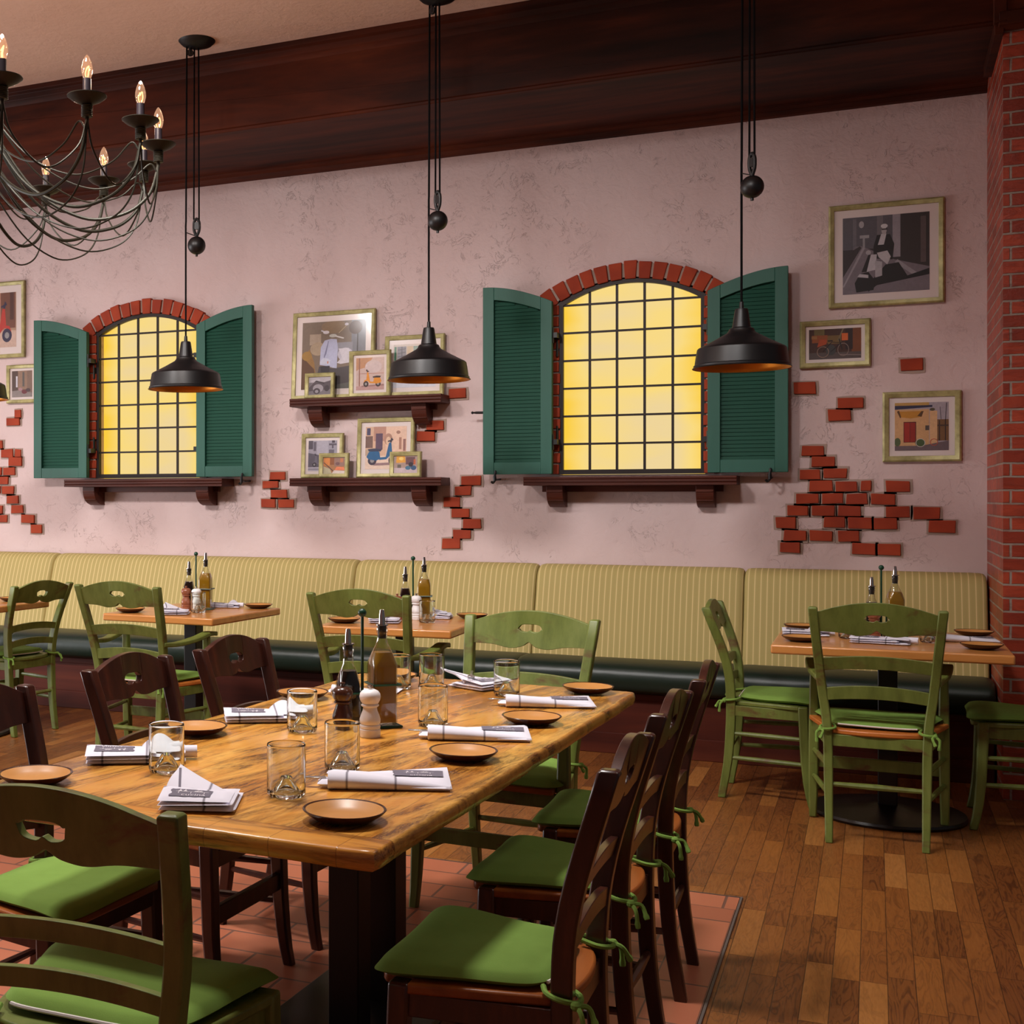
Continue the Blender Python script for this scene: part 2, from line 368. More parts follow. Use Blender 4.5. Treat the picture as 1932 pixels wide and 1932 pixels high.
def tag(o, label, cat, group=None, kind=None):
    o['label'] = label; o['category'] = cat
    if group: o['group'] = group
    if kind: o['kind'] = kind
    return o
def thing(name, label, cat, loc=(0, 0, 0), rz=0.0, group=None):
    o = bpy.data.objects.new(name, None); COL.objects.link(o); o.empty_display_size = .1
    o.location = loc; o.rotation_euler = (0, 0, rz)
    return tag(o, label, cat, group)
def struct(o, label=None):
    o['kind'] = 'structure'
    if label: o['label'] = label
    return o
def dup(root, label, loc=None, rz=None, parent=None):
    c = root.copy(); COL.objects.link(c)
    if parent is not None: c.parent = parent
    if loc is not None: c.location = loc
    if rz is not None: c.rotation_euler = (0, 0, rz)
    if label: c['label'] = label; c.scale = (1, 1, 1)
    for ch in root.children: dup(ch, None, parent=c)
    return c
def spline(pts, n=8):
    pts = [Vector(p) for p in pts]; P = [pts[0] * 2 - pts[1]] + pts + [pts[-1] * 2 - pts[-2]]; out = []
    for i in range(1, len(P) - 2):
        a, b, c, d = P[i - 1:i + 3]
        for k in range(n):
            t = k / n
            out.append(.5 * ((2 * b) + (c - a) * t + (2 * a - 5 * b + 4 * c - d) * t * t + (3 * b - a - 3 * c + d) * t ** 3))
    out.append(pts[-1]); return out

# ------------------------------------------------------------------ room
D = 7.56          # plaster wall
WIN = (-4.454, -1.257)
GH, Z0, ZS, ZP = .405, 1.490, 2.492, 2.605     # half width, sill, spring, peak of each opening
def arc_z(dx, h, zs, zp):
    s = zp - zs; R = (h * h + s * s) / (2 * s)
    return zp - R + math.sqrt(max(0, R * R - dx * dx))
xs = sorted(set([-9.0, .53] + [round(c + GH * k / 16, 5) for c in WIN for k in range(-16, 17)]))
w = MB()
for a, b in zip(xs, xs[1:]):
    mid = (a + b) / 2; c = min(WIN, key=lambda q: abs(q - mid))
    if abs(mid - c) < GH:
        za, zb = arc_z(a - c, GH, ZS, ZP), arc_z(b - c, GH, ZS, ZP)
        w.add([(a, D, 0), (b, D, 0), (b, D, Z0), (a, D, Z0)], [(0, 1, 2, 3)])
        w.add([(a, D, za), (b, D, zb), (b, D, 3.95), (a, D, 3.95)], [(0, 1, 2, 3)])
        w.add([(a, D, za), (b, D, zb), (b, D + .14, zb), (a, D + .14, za)], [(0, 1, 2, 3)])
        w.add([(a, D, Z0), (b, D, Z0), (b, D + .14, Z0), (a, D + .14, Z0)], [(0, 1, 2, 3)])
    else:
        w.add([(a, D, 0), (b, D, 0), (b, D, 3.95), (a, D, 3.95)], [(0, 1, 2, 3)])
for c in WIN:
    for s in (-1, 1): w.add([(c + s * GH, D, Z0), (c + s * GH, D + .14, Z0), (c + s * GH, D + .14, ZS), (c + s * GH, D, ZS)], [(0, 1, 2, 3)])
struct(w.build('wall_back', M['wall'], smooth=False))
struct(MB().box((1.06, 7.12, 1.74), (1.08, .94, 3.48)).build('wall_right', M['pillar'], smooth=False), 'red brick pillar wall at the right end of the banquette')
struct(MB().add([(-9.9, -4, 0), (-9.9, D, 0), (-9.9, D, 3.95), (-9.9, -4, 3.95)], [(0, 1, 2, 3)]).build('wall_left', M['wall'], smooth=False))
struct(MB().add([(-9.9, -4, 0), (3, -4, 0), (3, -4, 3.95), (-9.9, -4, 3.95)], [(0, 1, 2, 3)]).build('wall_front', M['wall'], smooth=False))
f = MB().add([(-10, -4, 0), (3, -4, 0), (3, D, 0), (-10, D, 0)], [(0, 1, 2, 3)])
struct(f.build('floor', M['floor'], smooth=False))
f = MB().box((-2.4, 1.3, .0015), (3.98, 6.62, .005))
struct(f.build('floor_tile', M['tile'], smooth=False), 'terracotta tile inset in the plank floor under the long table')
f = MB().box((-.404, 1.3, .003), (.007, 6.63, .007)).box((-2.4, 4.617, .002), (4.0, .004, .005))
struct(f.build('trim_1', M['strip'], smooth=False), 'thin dark edging strip around the tile inset')
f = MB().add([(-10, -4, 3.93), (-10, D, 3.93), (3, D, 3.93), (3, -4, 3.93)], [(0, 1, 2, 3)])
struct(f.build('ceiling', M['ceil'], smooth=False))
# dark wood bulkhead
b = MB()
def run(prof, x0, x1, m=0): b.prism(prof, lambda y, z, x: (x, y, z), x0, x1, m)
run([(7.6, 3.485), (6.66, 3.485), (6.66, 3.93), (7.6, 3.93)], -9, .53)
run([(6.69, 3.481), (6.655, 3.481), (6.651, 3.485), (6.651, 3.497), (6.656, 3.503), (6.66, 3.508), (6.69, 3.51)], -9, .5)
run([(6.66, 3.93), (6.66, 3.83), (6.645, 3.85), (6.63, 3.86), (6.625, 3.89), (6.60, 3.90), (6.60, 3.93)], -9, .5)
run([(7.59, 3.49), (7.5, 3.49), (7.5, 3.475), (7.525, 3.46), (7.53, 3.435), (7.56, 3.43), (7.59, 3.43)], -9, .52)
struct(b.build('trim_2', M['beamwood'], bevel=.002), 'dark stained wood bulkhead with mouldings above the plaster wall')
b = MB()
run([(7.6, 3.49), (6.60, 3.49), (6.60, 3.93), (7.6, 3.93)], .5, 1.65)
run([(6.64, 3.445), (6.63, 3.445), (6.615, 3.46), (6.60, 3.465), (6.585, 3.49), (6.585, 3.515), (6.60, 3.525), (6.64, 3.525)], .5, 1.65)
for i in range(14):
    a0, a1 = PI * i / 14, PI * (i + 1) / 14
    q = []
    for a in (a0, a1):
        for r in (.30, .315): q.append((.95 - r * math.cos(a), 3.53 + r * math.sin(a) * 1.15))
    b.prism([q[0], q[1], q[3], q[2]], lambda x, z, y: (x, y, z), 6.592, 6.61)
b.box((.503, 6.95, 3.46), (.036, .66, .06)); b.box((.505, 6.615, 3.70), (.05, .05, .45))
struct(b.build('trim_3', M['beamwood'], bevel=.002), 'dark wood lintel with an arched panel over the brick pillar')

# ------------------------------------------------------------------ windows, shutters
def arc_pts(h, zs, zp, n=24, x0=-1, x1=1):
    return [(h * (x0 + (x1 - x0) * k / n), arc_z(h * (x0 + (x1 - x0) * k / n), h, zs, zp)) for k in range(n + 1)]
def window(i, c):
    ar = arc_pts(GH, ZS, ZP)
    win = MB().prism([(-GH, Z0), (GH, Z0)] + ar[::-1], lambda x, z, y: (x, y, z), .075, .085).build('window_%d' % i, M['glow'], loc=(c, D, 0), smooth=False)
    struct(win, 'arched window of lit amber glass behind an iron grid, %s' % ('left of the shelves' if i == 1 else 'right of the shelves'))
    fr = MB(); h = .383; zs, zp = 2.476, 2.586; T = .027
    out = [(-h - T, 1.492)] + [(x * (h + T) / h, z + T * 1.15) for x, z in arc_pts(h, zs, zp)] + [(h + T, 1.492)]
    inn = [(-h, 1.492 + T)] + arc_pts(h, zs, zp) + [(h, 1.492 + T)]
    n = len(out)
    for k in range(n):
        j = (k + 1) % n
        fr.prism([out[k], out[j], inn[j], inn[k]], lambda x, z, y: (x, y, z), -.022, .008)
    fr.build('window_frame', M['iron'], win, (0, 0, 0), smooth=False)
    g = MB()
    for x in (-.231, -.077, .077, .231): g.box((x, -.006, (1.50 + arc_z(x, h, zs, zp)) / 2), (.0135, .012, arc_z(x, h, zs, zp) - 1.50))
    for k in range(6): g.box((0, -.010, 1.507 + .1618 * (k + 1)), (2 * h, .010, .012))
    g.build('window_grid', M['iron'], win, (0, 0, 0), smooth=False)
    hg = MB()
    for z in (1.72, 2.22): hg.box((-h - .03, -.03, z), (.014, .02, .075)); hg.tube([(-h - .03, -.042, z - .04), (-h - .03, -.042, z + .055)], .006)
    hg.build('window_hinge', M['black'], win, (0, 0, 0))
    # bricks round the opening
    br = MB(); mo = MB(); rnd = random.Random(i)
    ho, zso, zpo = .515, 2.552, 2.698
    R1 = (GH ** 2 + (ZP - ZS) ** 2) / (2 * (ZP - ZS)); cz = ZP - R1; amax = math.asin(GH / R1) * 1.16; nb = 13
    for k in range(nb):
        a0 = -amax + 2 * amax * k / nb; a1 = a0 + 2 * amax / nb
        g0 = .10 * (a1 - a0); r0 = R1 + .002; r1 = R1 + .10 + rnd.uniform(-.006, .008)
        q = []
        for a, r in ((a0 + g0, r0), (a1 - g0, r0), (a1 - g0 * .7, r1), (a0 + g0 * .7, r1)): q.append((math.sin(a) * r + rnd.uniform(-.002, .002), cz + math.cos(a) * r))
        br.prism(q, lambda x, z, y: (x, y, z), -.034 + rnd.uniform(-.004, .004), .02)
    aa = [(-amax + 2 * amax * k / 20) for k in range(21)]
    for k in range(20):
        q = [(math.sin(aa[k]) * r, cz + math.cos(aa[k]) * r) for r in (R1 + .004, R1 + .092)] + [(math.sin(aa[k + 1]) * r, cz + math.cos(aa[k + 1]) * r) for r in (R1 + .092, R1 + .004)]
        mo.prism(q, lambda x, z, y: (x, y, z), -.022, .01)
    for s in (-1, 1):
        z = Z0 + .004
        while z < ZS - .03:
            wd = rnd.uniform(.055, .062)
            br.box((s * (GH + .026 + rnd.uniform(-.004, .004)), -.006, z + .028), (wd, .052, .056)); z += .0665
        mo.box((s * (GH + .026), -.002, (Z0 + ZS) / 2), (.05, .036, ZS - Z0))
    br.build('brick_surround', M['brick'], win, (0, 0, 0), bevel=.004)
    mo.build('brick_mortar', M['mortar'], win, (0, 0, 0), smooth=False)
    return win
for i, c in enumerate(WIN): window(i + 1, c)

def shutter(label, x0, x1, rising, knob=0):
    # x0..x1 across; rising=+1: top rises towards x1
    wd = x1 - x0; T = thing('window_shutter', label, 'shutter', ((x0 + x1) / 2, 7.468, 0), 0, 'green window shutters')
    zb = 1.494; zl, zh = 2.496, 2.602; st = .066
    def top(u, d=0):   # u 0 at hinge side .. 1 at outer side
        return zl + (zh - zl) * math.sin(u * PI / 2) ** .95 - d
    X = lambda u: (-wd / 2 + u * wd) * rising
    f = MB(); n = 14
    us = [k / n for k in range(n + 1)]; a = st / wd
    Y = lambda x, z, y: (x, y, z)
    for lo, hi in ((0, a), (1 - a, 1)):
        f.prism([(X(lo), zb), (X(hi), zb), (X(hi), top(hi)), (X((lo + hi) / 2), top((lo + hi) / 2)), (X(lo), top(lo))], Y, -.018, .018)
    q = [a + (1 - 2 * a) * k / n for k in range(n + 1)]
    f.prism([(X(u), top(u)) for u in q] + [(X(u), top(u, .075 if 1 else 0)) for u in q[::-1]], Y, -.0165, .017)
    f.prism([(X(a), zb), (X(1 - a), zb), (X(1 - a), zb + .07), (X(a), zb + .07)], Y, -.0165, .017)
    f.build('shutter_frame', M['shutter'], T, bevel=.002)
    L = MB(); z = zb + .07; pit = .0215
    while z < top(1) - .08:
        ul = a
        for k in range(n):
            u0, u1 = q[k], q[k + 1]
            zt = min(top(u0), top(u1)) - .074
            if z + pit * .5 < zt:
                pr = [(.012, z), (-.002, z + pit * .55), (.012, z + pit)]
                L.add([(X(u0), pr[0][0] - .012, z), (X(u1), pr[0][0] - .012, z), (X(u1), .006, z + pit), (X(u0), .006, z + pit)], [(0, 1, 2, 3)])
                L.add([(X(u0), .006, z), (X(u1), .006, z), (X(u1), .003, z), (X(u0), .003, z)], [(0, 1, 2, 3)])
        z += pit
    L.prism([(X(a), zb + .06), (X(1 - a), zb + .06)] + [(X(u), top(u, .06)) for u in q[::-1]], Y, .008, .014)
    L.build('louver_panel', M['louver'], T, smooth=False)
    h = MB()
    for z in (1.68, 2.30):
        h.tube([(X(0) , .0, z - .045), (X(0), .0, z + .045)], .008); h.box((X(0) - .012 * rising, .03, z), (.03, .07, .03))
    h.build('hinge', M['black'], T)
    if knob: MB().tube([(X(1) - .01 * 0, -.002, 1.862), (X(1) + .045 * rising, -.002, 1.863), (X(1) + .066 * rising, -.002, 1.863)], [.008, .008, .004]).ball((X(1) + .068 * rising, -.002, 1.863), .009, 8).build('latch_bar', M['black'], T)
    return T
G_ = .428
shutter('green louvered shutter on the left side of the left window', WIN[0] - G_ - .44, WIN[0] - G_, -1)
shutter('green louvered shutter right of the left window, behind the hanging lamp', WIN[0] + G_, WIN[0] + G_ + .408, 1)
shutter('green shutter left of the right window, with a black latch bar at its edge', WIN[1] - G_ - .409, WIN[1] - G_, -1, 1)
shutter('green louvered shutter right of the right window, nearest the brick pillar', WIN[1] + G_, WIN[1] + G_ + .411, 1)
def holdback(x, z, label):
    m = MB().tube([(0, 0, -.02), (0, -.09, -.024), (0, -.124, -.012)], .006).tube(spline([(0, -.124, -.03), (0, -.126, 0), (.004, -.124, .020), (0, -.122, .028)], 4), [.010] * 4 + [.008] * 8 + [.004]).tube(spline([(0, -.124, -.03), (-.012, -.12, -.042), (-.022, -.124, -.034)], 4), .007)
    tag(m.build('shutter_holdback', M['black'], loc=(x, D, z)), label, 'hook', 'shutter holdbacks')
holdback(-3.684, 1.486, 'black shutter hook under the right shutter of the left window')
holdback(-2.018, 1.486, 'black shutter hook under the left shutter of the right window')
holdback(-.508, 1.486, 'black shutter hook under the shutter nearest the pillar')

# ------------------------------------------------------------------ exposed brick patches
def patch(n, rows, label):
    br = MB(); mo = MB(); r = random.Random(n)
    for x0, x1, z0, z1 in rows:
        x0 += .004; x1 -= .004; e = lambda: r.uniform(-.003, .003)
        br.prism([(x0 + e(), z0 + e()), (x1 + e(), z0 + e()), (x1 + e(), z1 + e()), (x0 + e(), z1 + e())], lambda x, z, y: (x, y, z), D - .016 + e(), D + .01)
        mo.prism([(x0 - .011 + e(), z0 - .010 + e()), ((x0 + x1) / 2, z0 - .012 + e()), (x1 + .012 + e(), z0 - .010 + e()), (x1 + .013 + e(), (z0 + z1) / 2), (x1 + .011 + e(), z1 + .008 + e()), ((x0 + x1) / 2, z1 + .009 + e()), (x0 - .010 + e(), z1 + .008 + e())], lambda x, z, y: (x, y, z), D - .004, D + .01)
    o = br.build('trim_%d' % n, M['brick'], bevel=.003); struct(o, label)
    mo.build('mortar_bed', M['mortar'], o, smooth=False)
RB = [(0.12, 0.23, 2.02, 2.083), (-0.4, -0.28, 1.917, 1.98), (-0.18, -0.05, 1.836, 1.889), (-0.23, -0.11, 1.77, 1.828), (-0.36, -0.24, 1.585, 1.635), (-0.31, -0.19, 1.522, 1.578), (-0.37, -0.26, 1.455, 1.509), (-0.25, -0.13, 1.46, 1.514), (-0.32, -0.2, 1.39, 1.446), (-0.19, -0.08, 1.39, 1.445), (-0.07, -0.01, 1.393, 1.445), (0.05, 0.17, 1.385, 1.444), (-0.39, -0.27, 1.324, 1.38), (-0.26, -0.15, 1.324, 1.38), (-0.14, -0.03, 1.321, 1.378), (-0.02, 0.1, 1.319, 1.376), (-0.43, -0.32, 1.258, 1.313), (-0.31, -0.19, 1.259, 1.315), (-0.18, -0.06, 1.257, 1.313), (0.05, 0.17, 1.25, 1.308), (0.18, 0.31, 1.245, 1.305), (-0.49, -0.38, 1.189, 1.248), (-0.25, -0.14, 1.194, 1.251), (-0.13, -0.01, 1.191, 1.25), (-0.01, 0.11, 1.187, 1.247), (0.25, 0.38, 1.173, 1.235), (-0.45, -0.33, 1.122, 1.179), (-0.32, -0.2, 1.122, 1.178), (-0.18, -0.07, 1.121, 1.179), (-0.47, -0.36, 1.058, 1.114), (-0.11, 0.01, 1.054, 1.113), (0.01, 0.13, 1.052, 1.112)]
CB = [(-3.54, -3.42, 1.471, 1.525), (-3.59, -3.47, 1.419, 1.464), (-3.53, -3.41, 1.356, 1.406), (-3.6, -3.49, 1.294, 1.349), (-3.48, -3.36, 1.294, 1.346), (-2.34, -2.22, 1.96, 2.02), (-2.48, -2.36, 1.769, 1.828), (-2.54, -2.42, 1.705, 1.763), (-2.26, -2.13, 1.433, 1.488), (-2.3, -2.19, 1.37, 1.426), (-2.37, -2.26, 1.302, 1.358), (-2.32, -2.2, 1.237, 1.292), (-2.25, -2.13, 1.17, 1.228), (-2.31, -2.19, 1.109, 1.163), (-2.38, -2.26, 1.047, 1.108)]
LB = [(-5.56, -5.5, 1.931, 1.987), (-5.63, -5.51, 1.879, 1.929), (-5.78, -5.66, 1.714, 1.771), (-5.68, -5.57, 1.648, 1.706), (-5.56, -5.5, 1.65, 1.704), (-5.61, -5.49, 1.584, 1.647), (-5.66, -5.55, 1.517, 1.574), (-5.8, -5.67, 1.518, 1.575), (-5.76, -5.61, 1.456, 1.508), (-5.8, -5.68, 1.389, 1.441), (-5.67, -5.56, 1.384, 1.441), (-5.63, -5.52, 1.317, 1.374), (-5.59, -5.48, 1.246, 1.304), (-5.78, -5.66, 1.245, 1.302), (-5.76, -5.62, 1.181, 1.235), (-5.5, -5.38, 1.177, 1.236), (-5.42, -5.32, 1.105, 1.166)]
patch(4, RB[4:], 'large patch of bare red bricks in the plaster right of the right window')
patch(5, RB[:1], 'single bare red brick above the framed picture of a red door')
patch(6, RB[1:2], 'single bare red brick beside the shutter nearest the pillar')
patch(7, RB[2:4], 'pair of bare red bricks left of the framed picture of a red door')
patch(8, CB[:5], 'small patch of bare red bricks left of the lower shelf')
patch(9, CB[5:8], 'three bare red bricks right of the upper shelf')
patch(10, CB[8:], 'zigzag of bare red bricks right of the lower shelf')
patch(11, LB[:2], 'two bare red bricks under the small framed picture at the left edge')
patch(12, LB[2:], 'patch of bare red bricks at the left edge of the wall')

# ------------------------------------------------------------------ shelves
def shelf(label, x0, x1, zt, name='wall_shelf', depth=.18):
    L = x1 - x0; T = thing(name, label, 'shelf', ((x0 + x1) / 2, D, zt), 0, 'dark wooden wall shelves')
    m = MB(); pr = [(0, 0), (-depth, 0), (-depth, -.012), (-depth + .006, -.015), (-depth, -.019), (-depth, -.031), (-depth + .006, -.034), (-depth, -.038), (-depth, -.05), (0, -.05)]
    m.prism(pr, lambda y, z, x: (x, y, z), -L / 2, L / 2)
    m.build('shelf_board', M['darkwood'], T, bevel=.0015)
    MB().box((0, -.045, -.068), (L * .86, .03, .036)).build('shelf_rail', M['darkwood'], T, bevel=.002)
    for s in (-1, 1):
        xb = s * (L / 2 - (.155 if L < 1.1 else .17))
        out = [(0, -.05), (-.135, -.05), (-.135, -.075)] + [(-.135 * math.cos(a) ** .8 if a < 1.56 else 0, -.075 - .10 * math.sin(a)) for a in [PI / 2 * k / 9 for k in range(1, 8)]] + [(-.035, -.175), (0, -.175)]
        bk = MB().prism(out, lambda y, z, x: (x, y, z), xb - .047, xb + .047)
        for k in range(3): bk.box((xb, -.137 + .012 * k, -.085 - .025 * k), (.088, .006, .006))
        bk.build('bracket', M['darkwood'], T, bevel=.002)
    return T
shelf('dark wooden sill shelf under the left amber window', -5.02, -3.80, 1.481)
shelf('dark wooden sill shelf under the right amber window', -1.835, -.671, 1.476)
shelf('upper dark wooden shelf between the windows, holding four frames', -3.321, -2.33, 1.978)
shelf('lower dark wooden shelf between the windows, holding four frames', -3.321, -2.33, 1.479)

# ------------------------------------------------------------------ pictures
def C(*c): return lin(c)
def ell(cx, cy, rx, ry, n=16, a0=0, a1=360): return [(cx + rx * math.cos(math.radians(a0 + (a1 - a0) * k / (n - 1 if a1 - a0 < 360 else n))), cy + ry * math.sin(math.radians(a0 + (a1 - a0) * k / (n - 1 if a1 - a0 < 360 else n)))) for k in range(n)]
def bar(x0, y0, x1, y1, w):
    d = Vector((x1 - x0, y1 - y0)).normalized(); p = Vector((-d.y, d.x)) * w / 2
    return [(x0 + p.x, y0 + p.y), (x1 + p.x, y1 + p.y), (x1 - p.x, y1 - p.y), (x0 - p.x, y0 - p.y)]
def ring(cx, cy, r, w, c, sq=1.0):
    return [(c, [(cx + r * sq * math.cos(a), cy + r * math.sin(a)), (cx + r * sq * math.cos(b_), cy + r * math.sin(b_)), (cx + (r - w) * sq * math.cos(b_), cy + (r - w) * math.sin(b_)), (cx + (r - w) * sq * math.cos(a), cy + (r - w) * math.sin(a))]) for a, b_ in [(2 * PI * k / 14, 2 * PI * (k + 1) / 14) for k in range(14)]]
def rect(x0, y0, x1, y1): return [(x0, y0), (x1, y0), (x1, y1), (x0, y1)]
def art_rider():
    s = [(C(50, 44, 46), rect(0, 0, 1, 1)), (C(88, 84, 92), rect(0, .58, .62, 1)), (C(52, 44, 44), rect(.62, .3, 1, 1)), (C(110, 104, 112), rect(.12, .4, .16, .98)), (C(112, 106, 112), rect(.4, .6, .47, 1)), (C(150, 142, 150), rect(.58, .45, .67, 1)), (C(92, 78, 78), rect(.9, .36, .96, .95)),
         (C(120, 110, 118), [(0, 0), (1, 0), (1, .3), (.6, .42), (.22, .62), (.14, .62), (0, .22)]), (C(52, 44, 46), [(0, .22), (.22, .6), (.2, .62), (0, .5)]), (C(156, 148, 154), bar(0, .1, .25, .6, .03)), (C(152, 146, 152), bar(.62, .4, .86, .2, .05)), (C(24, 20, 22), [(.3, .02), (.4, .1), (1, .2), (1, .28), (.75, .2), (.65, .38), (.5, .36), (.3, .12)])]
    s += [(C(170, 165, 170), ell(.22, .9, .03, .045)), (C(160, 156, 160), rect(.2, .72, .31, .76)), (C(150, 146, 150), rect(.235, .6, .26, .73)),
          (C(26, 22, 24), [(.36, .6), (.36, .45), (.58, .42), (.6, .62), (.55, .75), (.4, .75)]), (C(196, 190, 194), [(.41, .62), (.48, .62), (.51, .76), (.45, .76)]), (C(176, 168, 170), ell(.482, .8, .03, .05)), (C(26, 22, 24), rect(.455, .81, .52, .825)), (C(210, 206, 210), ell(.485, .86, .04, .028)),
          (C(188, 182, 186), [(.4, .52), (.52, .54), (.56, .46), (.52, .36), (.42, .46)]), (C(190, 184, 190), [(.3, .5), (.4, .5), (.38, .3), (.28, .28)]), (C(30, 26, 28), [(.22, .28), (.3, .5), (.33, .5), (.28, .28)]), (C(172, 166, 172), [(.38, .42), (.46, .4), (.46, .22), (.38, .2)]),
          (C(26, 22, 24), [(.14, .14), (.2, .26), (.3, .28), (.38, .16), (.36, .04), (.16, .02)]), (C(184, 178, 184), [(.17, .22), (.2, .26), (.3, .24), (.3, .2)]), (C(170, 164, 170), ell(.3, .53, .03, .03))]
    return s
def scooter(s, x, y, k, body, dark=(34, 28, 32), flip=1, seat=None):
    X = lambda a: x + a * k * flip; Y = lambda b_: y + b_ * k
    P = lambda L: [(X(a), Y(b_)) for a, b_ in L]
    s += [(C(*dark), ell(X(-.36), Y(.14), .15 * k, .15 * k)), (C(150, 146, 146), ell(X(-.36), Y(.14), .07 * k, .07 * k)), (C(*dark), ell(X(.34), Y(.14), .15 * k, .15 * k)), (C(150, 146, 146), ell(X(.34), Y(.14), .07 * k, .07 * k)),
          (C(*body), P([(-.5, .2), (-.44, .34), (-.3, .36), (-.2, .2), (-.28, .3), (-.42, .28)])), (C(*body), P([(-.34, .3), (-.26, .3), (-.14, .18), (.1, .16), (.1, .24), (-.12, .26), (-.22, .72), (-.3, .72)])),
          (C(*body), P([(.06, .2), (.1, .42), (.26, .5), (.46, .42), (.54, .26), (.46, .18), (.2, .14)])), (C(*(seat or dark)), P([(.02, .5), (.06, .44), (.46, .44), (.5, .52), (.26, .54)])), (C(*dark), P([(-.3, .72), (-.34, .86), (-.3, .88), (-.24, .74)])), (C(*dark), P([(-.36, .8), (-.18, .74), (-.18, .78), (-.36, .84)]))]
def art_bike():
    s = [(C(70, 40, 30), rect(0, 0, 1, 1)), (C(150, 80, 36), rect(.06, .55, .36, .8)), (C(110, 96, 56), rect(.1, .8, .3, 1)), (C(120, 92, 50), rect(.36, .5, .62, .78)), (C(160, 110, 60), rect(.05, .68, .16, .78)), (C(120, 64, 28), rect(.82, .1, 1, 1)), (C(86, 72, 70), rect(0, 0, 1, .22)), (C(46, 26, 24), rect(.7, .3, .84, 1)), (C(120, 104, 74), bar(.56, .6, .66, 1, .03)), (C(64, 62, 62), ell(.42, .3, .1, .18)), (C(178, 74, 30), [(.16, .4), (.2, .66), (.34, .66), (.34, .5)]), (C(210, 100, 40), rect(.63, .6, .75, .84)), (C(130, 112, 110), bar(.6, .14, 1, .1, .03))]
    s += ring(.27, .24, .19, .02, C(150, 120, 104), .62) + ring(.66, .3, .22, .02, C(140, 120, 112), .5)
    s += [(C(34, 26, 26), bar(.27, .24, .44, .56, .018)), (C(34, 26, 26), bar(.44, .56, .62, .52, .018)), (C(34, 26, 26), bar(.42, .24, .62, .52, .018)), (C(34, 26, 26), bar(.64, .3, .58, .66, .02)), (C(40, 30, 30), rect(.36, .58, .46, .62))]
    return s
def art_door():
    s = [(C(168, 156, 164), rect(0, 0, 1, 1)), (C(206, 160, 112), rect(0, .1, .64, .86)), (C(190, 148, 80), rect(0, .92, .64, 1)), (C(46, 44, 72), [(0, .86), (.7, .9), (.7, .94), (0, .94)]), (C(190, 130, 40), [(.04, .82), (.54, .82), (.5, .7), (.3, .67), (.1, .7)]), (C(96, 62, 28), [(.04, .82), (.08, .84), (.12, .7), (.1, .68)]), (C(90, 60, 30), [(.42, .72), (.5, .82), (.54, .82), (.5, .7)]),
         (C(78, 24, 22), rect(.165, .17, .4, .6)), (C(160, 40, 26), rect(.175, .18, .28, .585)), (C(148, 36, 24), rect(.287, .18, .385, .585)), (C(214, 170, 124), rect(.65, .12, .79, .82)), (C(90, 80, 56), ell(.7, .85, .05, .03)), (C(120, 84, 50), rect(.79, .2, 1, .64)), (C(54, 36, 34), rect(.82, .2, .84, .62)), (C(54, 36, 34), rect(.93, .2, .95, .64)), (C(70, 48, 40), rect(.79, .5, 1, .53)), (C(72, 66, 74), bar(.94, .64, .96, .98, .012)), (C(72, 66, 74), bar(.86, .64, .84, .9, .01)), (C(84, 72, 66), rect(.57, .42, .64, .52)),
         (C(110, 92, 96), [(0, 0), (1, 0), (1, .2), (.5, .1), (0, .1)]), (C(84, 96, 60), ell(.05, .18, .06, .09)), (C(70, 88, 50), ell(.47, .16, .09, .08))]
    s += ring(.48, .16, .09, .012, C(200, 190, 184)) + ring(.73, .17, .075, .012, C(190, 84, 60))
    return s
def art_white():
    s = [(C(122, 104, 88), rect(0, 0, 1, 1)), (C(150, 110, 56), [(0, .45), (.12, .6), (.2, .4), (.25, .05), (0, 0)]), (C(170, 150, 130), rect(.12, .66, .3, .82)), (C(168, 146, 120), ell(.25, .6, .12, .1)), (C(136, 112, 84), ell(.5, .92, .2, .1)), (C(116, 116, 124), rect(.78, .4, 1, 1)), (C(94, 60, 36), [(0, .5), (.2, .3), (.26, 0), (0, 0)]), (C(160, 120, 50), ell(.08, .5, .08, .07)), (C(70, 62, 66), [(.2, 0), (1, 0), (1, .36), (.5, .3), (.28, .34)]), (C(60, 50, 54), rect(.86, .36, 1, .5)), (C(140, 138, 146), [(.56, .5), (.8, .52), (.8, .68), (.56, .68)]), (C(92, 90, 86), [(.55, 0), (.8, 0), (.85, .1), (.55, .06)])]
    s += [(C(84, 58, 46), ell(.84, .89, .105, .1)), (C(40, 32, 34), rect(.868, .4, .885, .8)), (C(206, 198, 206), ell(.7, .945, .03, .02)), (C(190, 170, 140), bar(.58, .82, .7, .93, .008))]
    s += [(C(178, 180, 206), [(.29, .36), (.3, .62), (.36, .72), (.46, .74), (.55, .73), (.57, .6), (.56, .3), (.5, .31), (.4, .34)]), (C(120, 120, 150), [(.415, .71), (.425, .71), (.39, .52), (.36, .46), (.35, .47)]), (C(196, 198, 214), [(.29, .4), (.34, .46), (.42, .45), (.46, .42), (.45, .36), (.3, .37)]), (C(190, 184, 196), ell(.69, .5, .12, .1)), (C(206, 200, 208), [(.58, .59), (.74, .59), (.8, .5), (.78, .38), (.62, .36), (.56, .38), (.64, .46)]), (C(200, 196, 204), bar(.3, .87, .4, .83, .02)), (C(216, 210, 214), ell(.38, .84, .05, .025)), (C(190, 188, 180), ell(.49, .785, .06, .025)), (C(206, 200, 196), bar(.52, .78, .66, .74, .02)), (C(42, 36, 44), [(.3, .34), (.45, .34), (.44, .14), (.33, .14)]), (C(190, 100, 40), rect(.41, .375, .425, .41))]
    return s
